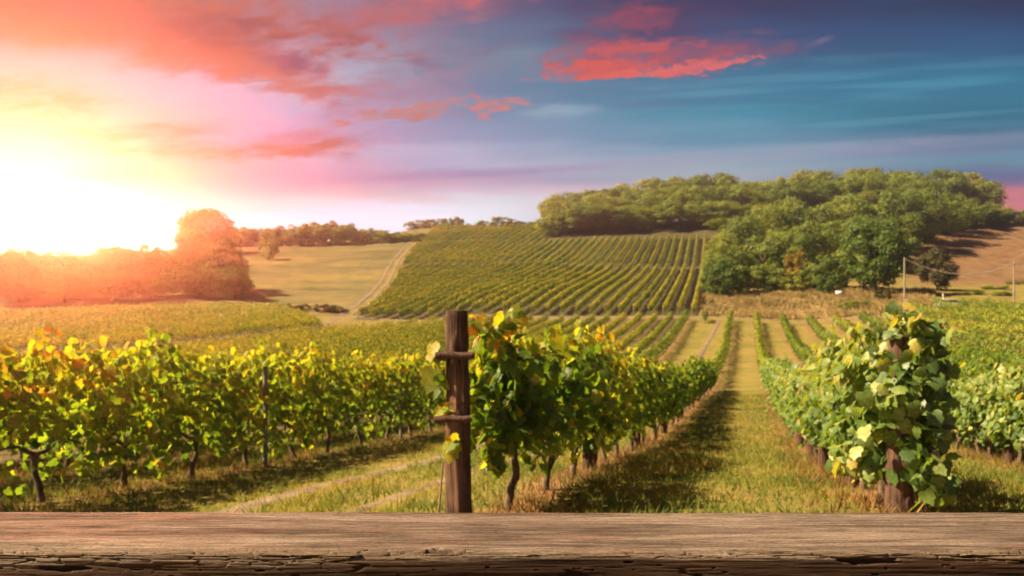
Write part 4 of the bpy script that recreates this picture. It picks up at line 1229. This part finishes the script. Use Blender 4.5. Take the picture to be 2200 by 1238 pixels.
hv = link('beehive', Geo().box((0, 0, 0.45), (1.25, 0.6, 0.6)).box((-0.5, 0.2, 0.07), (0.1, 0.1, 0.2)).box((0.5, 0.2, 0.07), (0.1, 0.1, 0.2)).box((-0.5, -0.2, 0.07), (0.1, 0.1, 0.2)).box((0.5, -0.2, 0.07), (0.1, 0.1, 0.2)).mesh('beehive'), M_WHITE, loc=(bx, by, bz), rotz=0.2)
tag(hv, 'small white box standing in the dry grass in front of the dark grove', 'box')
link('lid', Geo().box((0, 0, 0.79), (1.38, 0.74, 0.09)).mesh('lid'), M_WHITE, hv)
mx_, my_ = plan(2026, 124), 124
mk = link('marker_post', Geo().tube([(0, 0, -0.2), (0, 0, hgt(630, 124) - g1(mx_, my_))], [0.07, 0.06], 10).mesh('marker_post', True), M_WHITE, loc=(mx_, my_, g1(mx_, my_)))
tag(mk, 'thin white marker post sticking up behind the silver car', 'post')

# ------------------------------------------------------------------ the old plank table
PYF, PYB = 1.42, 1.42 * (1186 - HY) / (1101 - HY)
PZT = -(1186 - HY) / FPX * PYF
nx = 1700
xs = np.concatenate([np.linspace(-2.2, -1.05, 120, endpoint=False), np.linspace(-1.05, 1.05, nx), np.linspace(1.05, 2.2, 121)[1:]])
TH = 0.15
ntop, nfr, nb = 120, 110, 12
sy = np.concatenate([np.full(nb, PYB), PYB + (PYF - PYB) * np.linspace(0, 1, ntop) ** 0.8, np.full(nfr, PYF), np.linspace(PYF, PYB, nb)])
sz = np.concatenate([np.linspace(-TH, 0, nb, endpoint=False), np.zeros(ntop), -TH * np.linspace(0.003, 1, nfr) ** 1.25, np.full(nb, -TH)])
kind = np.concatenate([np.full(nb, 2), np.zeros(ntop), np.ones(nfr), np.full(nb, 2)])
Xp, Sp = np.meshgrid(xs, np.arange(len(sy)), indexing='xy')
Yp = np.broadcast_to(sy[:, None], Xp.shape).copy(); Zp = np.broadcast_to(sz[:, None], Xp.shape).copy(); Kp = np.broadcast_to(kind[:, None], Xp.shape)
S = np.where(Kp == 0, Yp - PYF, np.where(Kp == 1, Zp, 1.0))       # signed distance from the front edge along the section
wx = Xp + 0.03 * fbm(Xp * 2, S * 9, 71, 3)
sw = S + 0.010 * (fbm(Xp * 2.2, S * 6, 72, 3) - 0.5)
grain = fbm(wx * 3.0, sw * 130, 61, 4, 0.6)
fineg = fbm(wx * 9.0, sw * 420, 62, 3, 0.6)
h = 0.0030 * (grain - 0.5) + 0.0016 * (fineg - 0.5) + 0.004 * (fbm(Xp * 1.4, S * 8, 63, 3) - 0.5)
# long drying cracks
ck = np.abs(fbm(wx * 1.6, sw * 42, 64, 3) - 0.5)
ckm = np.clip(1 - ck / 0.016, 0, 1) * np.clip((fbm(Xp * 2.5, S * 20, 65, 2) - 0.47) * 9, 0, 1)
h -= 0.004 * ckm
# crumbled blocks along the front edge
cxn, csn = 17.0, 165.0
gx, gy = Xp * cxn + 1.2 * fbm(Xp * 9, S * 60, 66, 2), sw * csn
best1 = np.full(Xp.shape, 9.0); best2 = np.full(Xp.shape, 9.0); idv = np.zeros(Xp.shape)
for ox in (-1, 0, 1):
    for oy in (-1, 0, 1):
        ix, iy = np.floor(gx) + ox, np.floor(gy) + oy
        ddx = ix + 0.1 + 0.8 * hash2(ix, iy, 5) - gx; ddy = iy + 0.1 + 0.8 * hash2(ix, iy, 6) - gy
        dd = ddx * ddx + ddy * ddy
        nearer = dd < best1
        best2 = np.where(nearer, best1, np.minimum(best2, dd))
        idv = np.where(nearer, hash2(ix, iy, 7), idv)
        best1 = np.where(nearer, dd, best1)
gapc = np.sqrt(best2) - np.sqrt(best1)
leftw = np.clip((-Xp - 0.05) / 0.45, 0, 1)
bw = 0.011 + 0.034 * leftw + 0.010 * np.clip((Xp - 0.45) / 0.3, 0, 1)
edge = np.exp(-np.clip(S, 0, None) / (bw * 0.8)) * (Kp == 0) + np.exp(-np.clip(-S, 0, None) / (bw * 0.6)) * (Kp == 1)
edge = np.clip(edge * (0.35 + 1.3 * fbm(Xp * 6, S * 14, 67, 3)) * 1.15 - 0.15, 0, 1)
blk = np.clip((idv - 0.45) * 1.8, 0, 1)
opn = np.clip((fbm(Xp * 14, S * 90, 69, 2) - 0.30) * 5, 0, 1)
crack = np.clip(1 - gapc / 0.14, 0, 1) * edge * opn
h -= edge * (0.010 * blk + 0.0080 * np.clip(1 - gapc / 0.14, 0, 1) ** 1.5 * opn + 0.003)
# worm holes
pits = np.zeros(Xp.shape)
for q in range(60):
    hx, hs = rng.uniform(-1.0, 1.0), rng.choice([rng.uniform(-0.075, -0.005), rng.uniform(-0.075, 0.0), rng.uniform(0.0, 0.36)])
    rw, rh = rng.uniform(0.002, 0.008), rng.uniform(0.0008, 0.0020)
    c0, c1 = np.searchsorted(xs, [hx - 4 * rw, hx + 4 * rw])
    if c1 > c0:
        sub = np.exp(-(((Xp[:, c0:c1] - hx) / rw) ** 2 + ((S[:, c0:c1] - hs) / rh) ** 2) ** 2) * (Kp[:, c0:c1] < 2)
        pits[:, c0:c1] = np.maximum(pits[:, c0:c1], sub)
for hx, hs, rw, rh in ((-0.13, 0.016, 0.026, 0.011), (0.11, -0.042, 0.022, 0.007), (-0.78, -0.03, 0.05, 0.005), (0.62, -0.016, 0.05, 0.005), (0.79, -0.006, 0.03, 0.005)):
    rag = 1 + 2.6 * (fbm(Xp * 45, S * 220, 68, 3) - 0.5)
    pits = np.maximum(pits, np.clip(1.3 - (((Xp - hx) / rw) ** 2 + ((S - hs) / rh) ** 2) * rag, 0, 1) * (Kp < 2))
h -= 0.009 * pits
backw = np.exp(-np.clip((PYB - PYF) - S, 0, None) / 0.012) * (Kp == 0)
Yb = -backw * (0.010 * np.clip(fbm(Xp * 5, S * 0, 81, 4) - 0.42, 0, 1) * 2 + 0.003 * fbm(Xp * 40, S * 0, 82, 2))
# push in along the section normal, rounding the edge
rn = 0.006
wtop = (Kp == 0); wfr = (Kp == 1)
ny = np.where(wtop, -0.75 * np.exp(-np.clip(S, 0, None) / 0.012), np.where(wfr, -1.0, 0.0))
nz = np.where(wtop, 1.0, np.where(wfr, 0.75 * np.exp(-np.clip(-S, 0, None) / 0.012), 0.0))
ll = np.sqrt(ny ** 2 + nz ** 2) + 1e-9
rnd_ = rn * (np.exp(-(np.abs(S) / 0.007)) * (Kp < 2))
h = np.where(Kp == 2, 0, h) - rnd_
Yp = Yp + Yb + ny / ll * h; Zp = Zp + nz / ll * h
V = np.stack([Xp, Yp, Zp], -1).reshape(-1, 3)
rN, cN = Xp.shape
a, b = np.meshgrid(np.arange(rN), np.arange(cN - 1), indexing='ij')
a2 = (a + 1) % rN
F = np.stack([a * cN + b, a * cN + b + 1, a2 * cN + b + 1, a2 * cN + b], -1).reshape(-1, 4)
dirt = np.clip(np.maximum(np.maximum(crack, ckm), pits), 0, 1)
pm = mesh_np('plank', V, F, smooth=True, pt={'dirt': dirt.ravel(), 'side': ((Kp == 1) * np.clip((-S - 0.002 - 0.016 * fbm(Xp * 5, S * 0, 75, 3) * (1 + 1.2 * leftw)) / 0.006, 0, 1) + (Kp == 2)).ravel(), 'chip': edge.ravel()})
M_WOOD, t = new_mat('old_plank')
c = t.n('ShaderNodeTexCoord')
v1 = t.vm('MULTIPLY', c.outputs['Object'], (3.2, 34.0, 34.0))
v2 = t.vm('MULTIPLY', c.outputs['Object'], (14.0, 230.0, 230.0))
v3 = t.vm('MULTIPLY', c.outputs['Object'], (1.1, 9.0, 9.0))
g1n = t.noise(v1, 1.0, 8.0, 0.68, 1.4)
g2n = t.noise(v2, 1.0, 6.0, 0.7, 1.0)
g3n = t.noise(v3, 1.0, 3.0, 0.5, 0.4)
gg = t.m('ADD', t.m('MULTIPLY', g1n, 0.42), t.m('ADD', t.m('MULTIPLY', g2n, 0.28), t.m('MULTIPLY', g3n, 0.3)))
wc = t.ramp(gg, [(0.36, (0.016, 0.012, 0.010)), (0.44, (0.048, 0.036, 0.029)), (0.50, (0.095, 0.074, 0.062)), (0.57, (0.165, 0.133, 0.113)), (0.68, (0.27, 0.23, 0.205))])
red = t.sstep(t.noise(t.vm('MULTIPLY', c.outputs['Object'], (3.0, 14.0, 14.0)), 1.0, 2.0), 0.6, 0.75)
wc = t.mix(t.m('MULTIPLY', red, 0.3), wc, (0.22, 0.10, 0.07))
speck = t.noise(t.vm('MULTIPLY', c.outputs['Object'], (120.0, 420.0, 420.0)), 1.0, 3.0, 0.7)
wc = t.mix(1.0, wc, t.ramp(speck, [(0.32, (0.55, 0.53, 0.52)), (0.5, (1.0, 1.0, 1.0)), (0.68, (1.35, 1.33, 1.30))]), 'MULTIPLY')
dash = t.sstep(t.noise(t.vm('MULTIPLY', c.outputs['Object'], (22.0, 260.0, 260.0)), 1.0, 2.0, 0.5), 0.62, 0.72)
wc = t.mix(t.m('MULTIPLY', dash, 0.75), wc, (0.030, 0.021, 0.016))
side_shade = t.ramp(gg, [(0.36, (0.010, 0.006, 0.005)), (0.5, (0.038, 0.022, 0.016)), (0.66, (0.085, 0.052, 0.036))])  # shade of the front face put into a darker wood colour
wc = t.mix(attr(t, 'side'), wc, side_shade)
wc = t.mix(t.m('MULTIPLY', attr(t, 'chip'), 0.45), wc, (0.17, 0.115, 0.07))
wc = t.mix(t.m('MULTIPLY', attr(t, 'dirt'), 0.8), wc, (0.022, 0.016, 0.012))
finish(t, bsdf(t, wc, 0.85, 0.10, bump(t, t.m('ADD', g2n, t.m('MULTIPLY', g1n, 0.7)), 0.6, 0.004)))
table = link('wooden_table', None, loc=(0, 0, PZT))
tag(table, 'old weathered plank table with a crumbling front edge in front of the vineyard', 'table')
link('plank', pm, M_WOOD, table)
zg = g1(0, 1.6) - PZT
for x in (-1.75, 1.75):
    for y in (PYF + 0.08, PYB - 0.07):
        G = Geo().tube([(x, y, zg - 0.05), (x + 0.005, y, zg / 2), (x, y, -TH + 0.004)], [0.045, 0.042, 0.045], 10, 3, 0.05)
        link('leg', G.mesh('leg', True), M_WOOD, table)

# ------------------------------------------------------------------ haze: one closed box of even air
HZ_DENS, HZ_G = 0.00105, 0.87
m = bpy.data.materials.new('haze')
m.use_nodes = True
m.node_tree.nodes.clear()
t = NT(m.node_tree)
pv = t.n('ShaderNodeVolumePrincipled')
pv.inputs['Color'].default_value = (0.74, 0.70, 0.70, 1)
pv.inputs['Density'].default_value = HZ_DENS
pv.inputs['Anisotropy'].default_value = HZ_G
o = t.n('ShaderNodeOutputMaterial')
t.nt.links.new(pv.outputs[0], o.inputs['Volume'])
zmin, zmax = float(Z.min()) - 1.0, 80.0
hx = 2400.0
hb = link('haze', Geo().box((0, 700, (zmin + zmax) / 2), (2 * hx, 1700, zmax - zmin)).mesh('haze'), m)
tag(hb, kind='stuff')
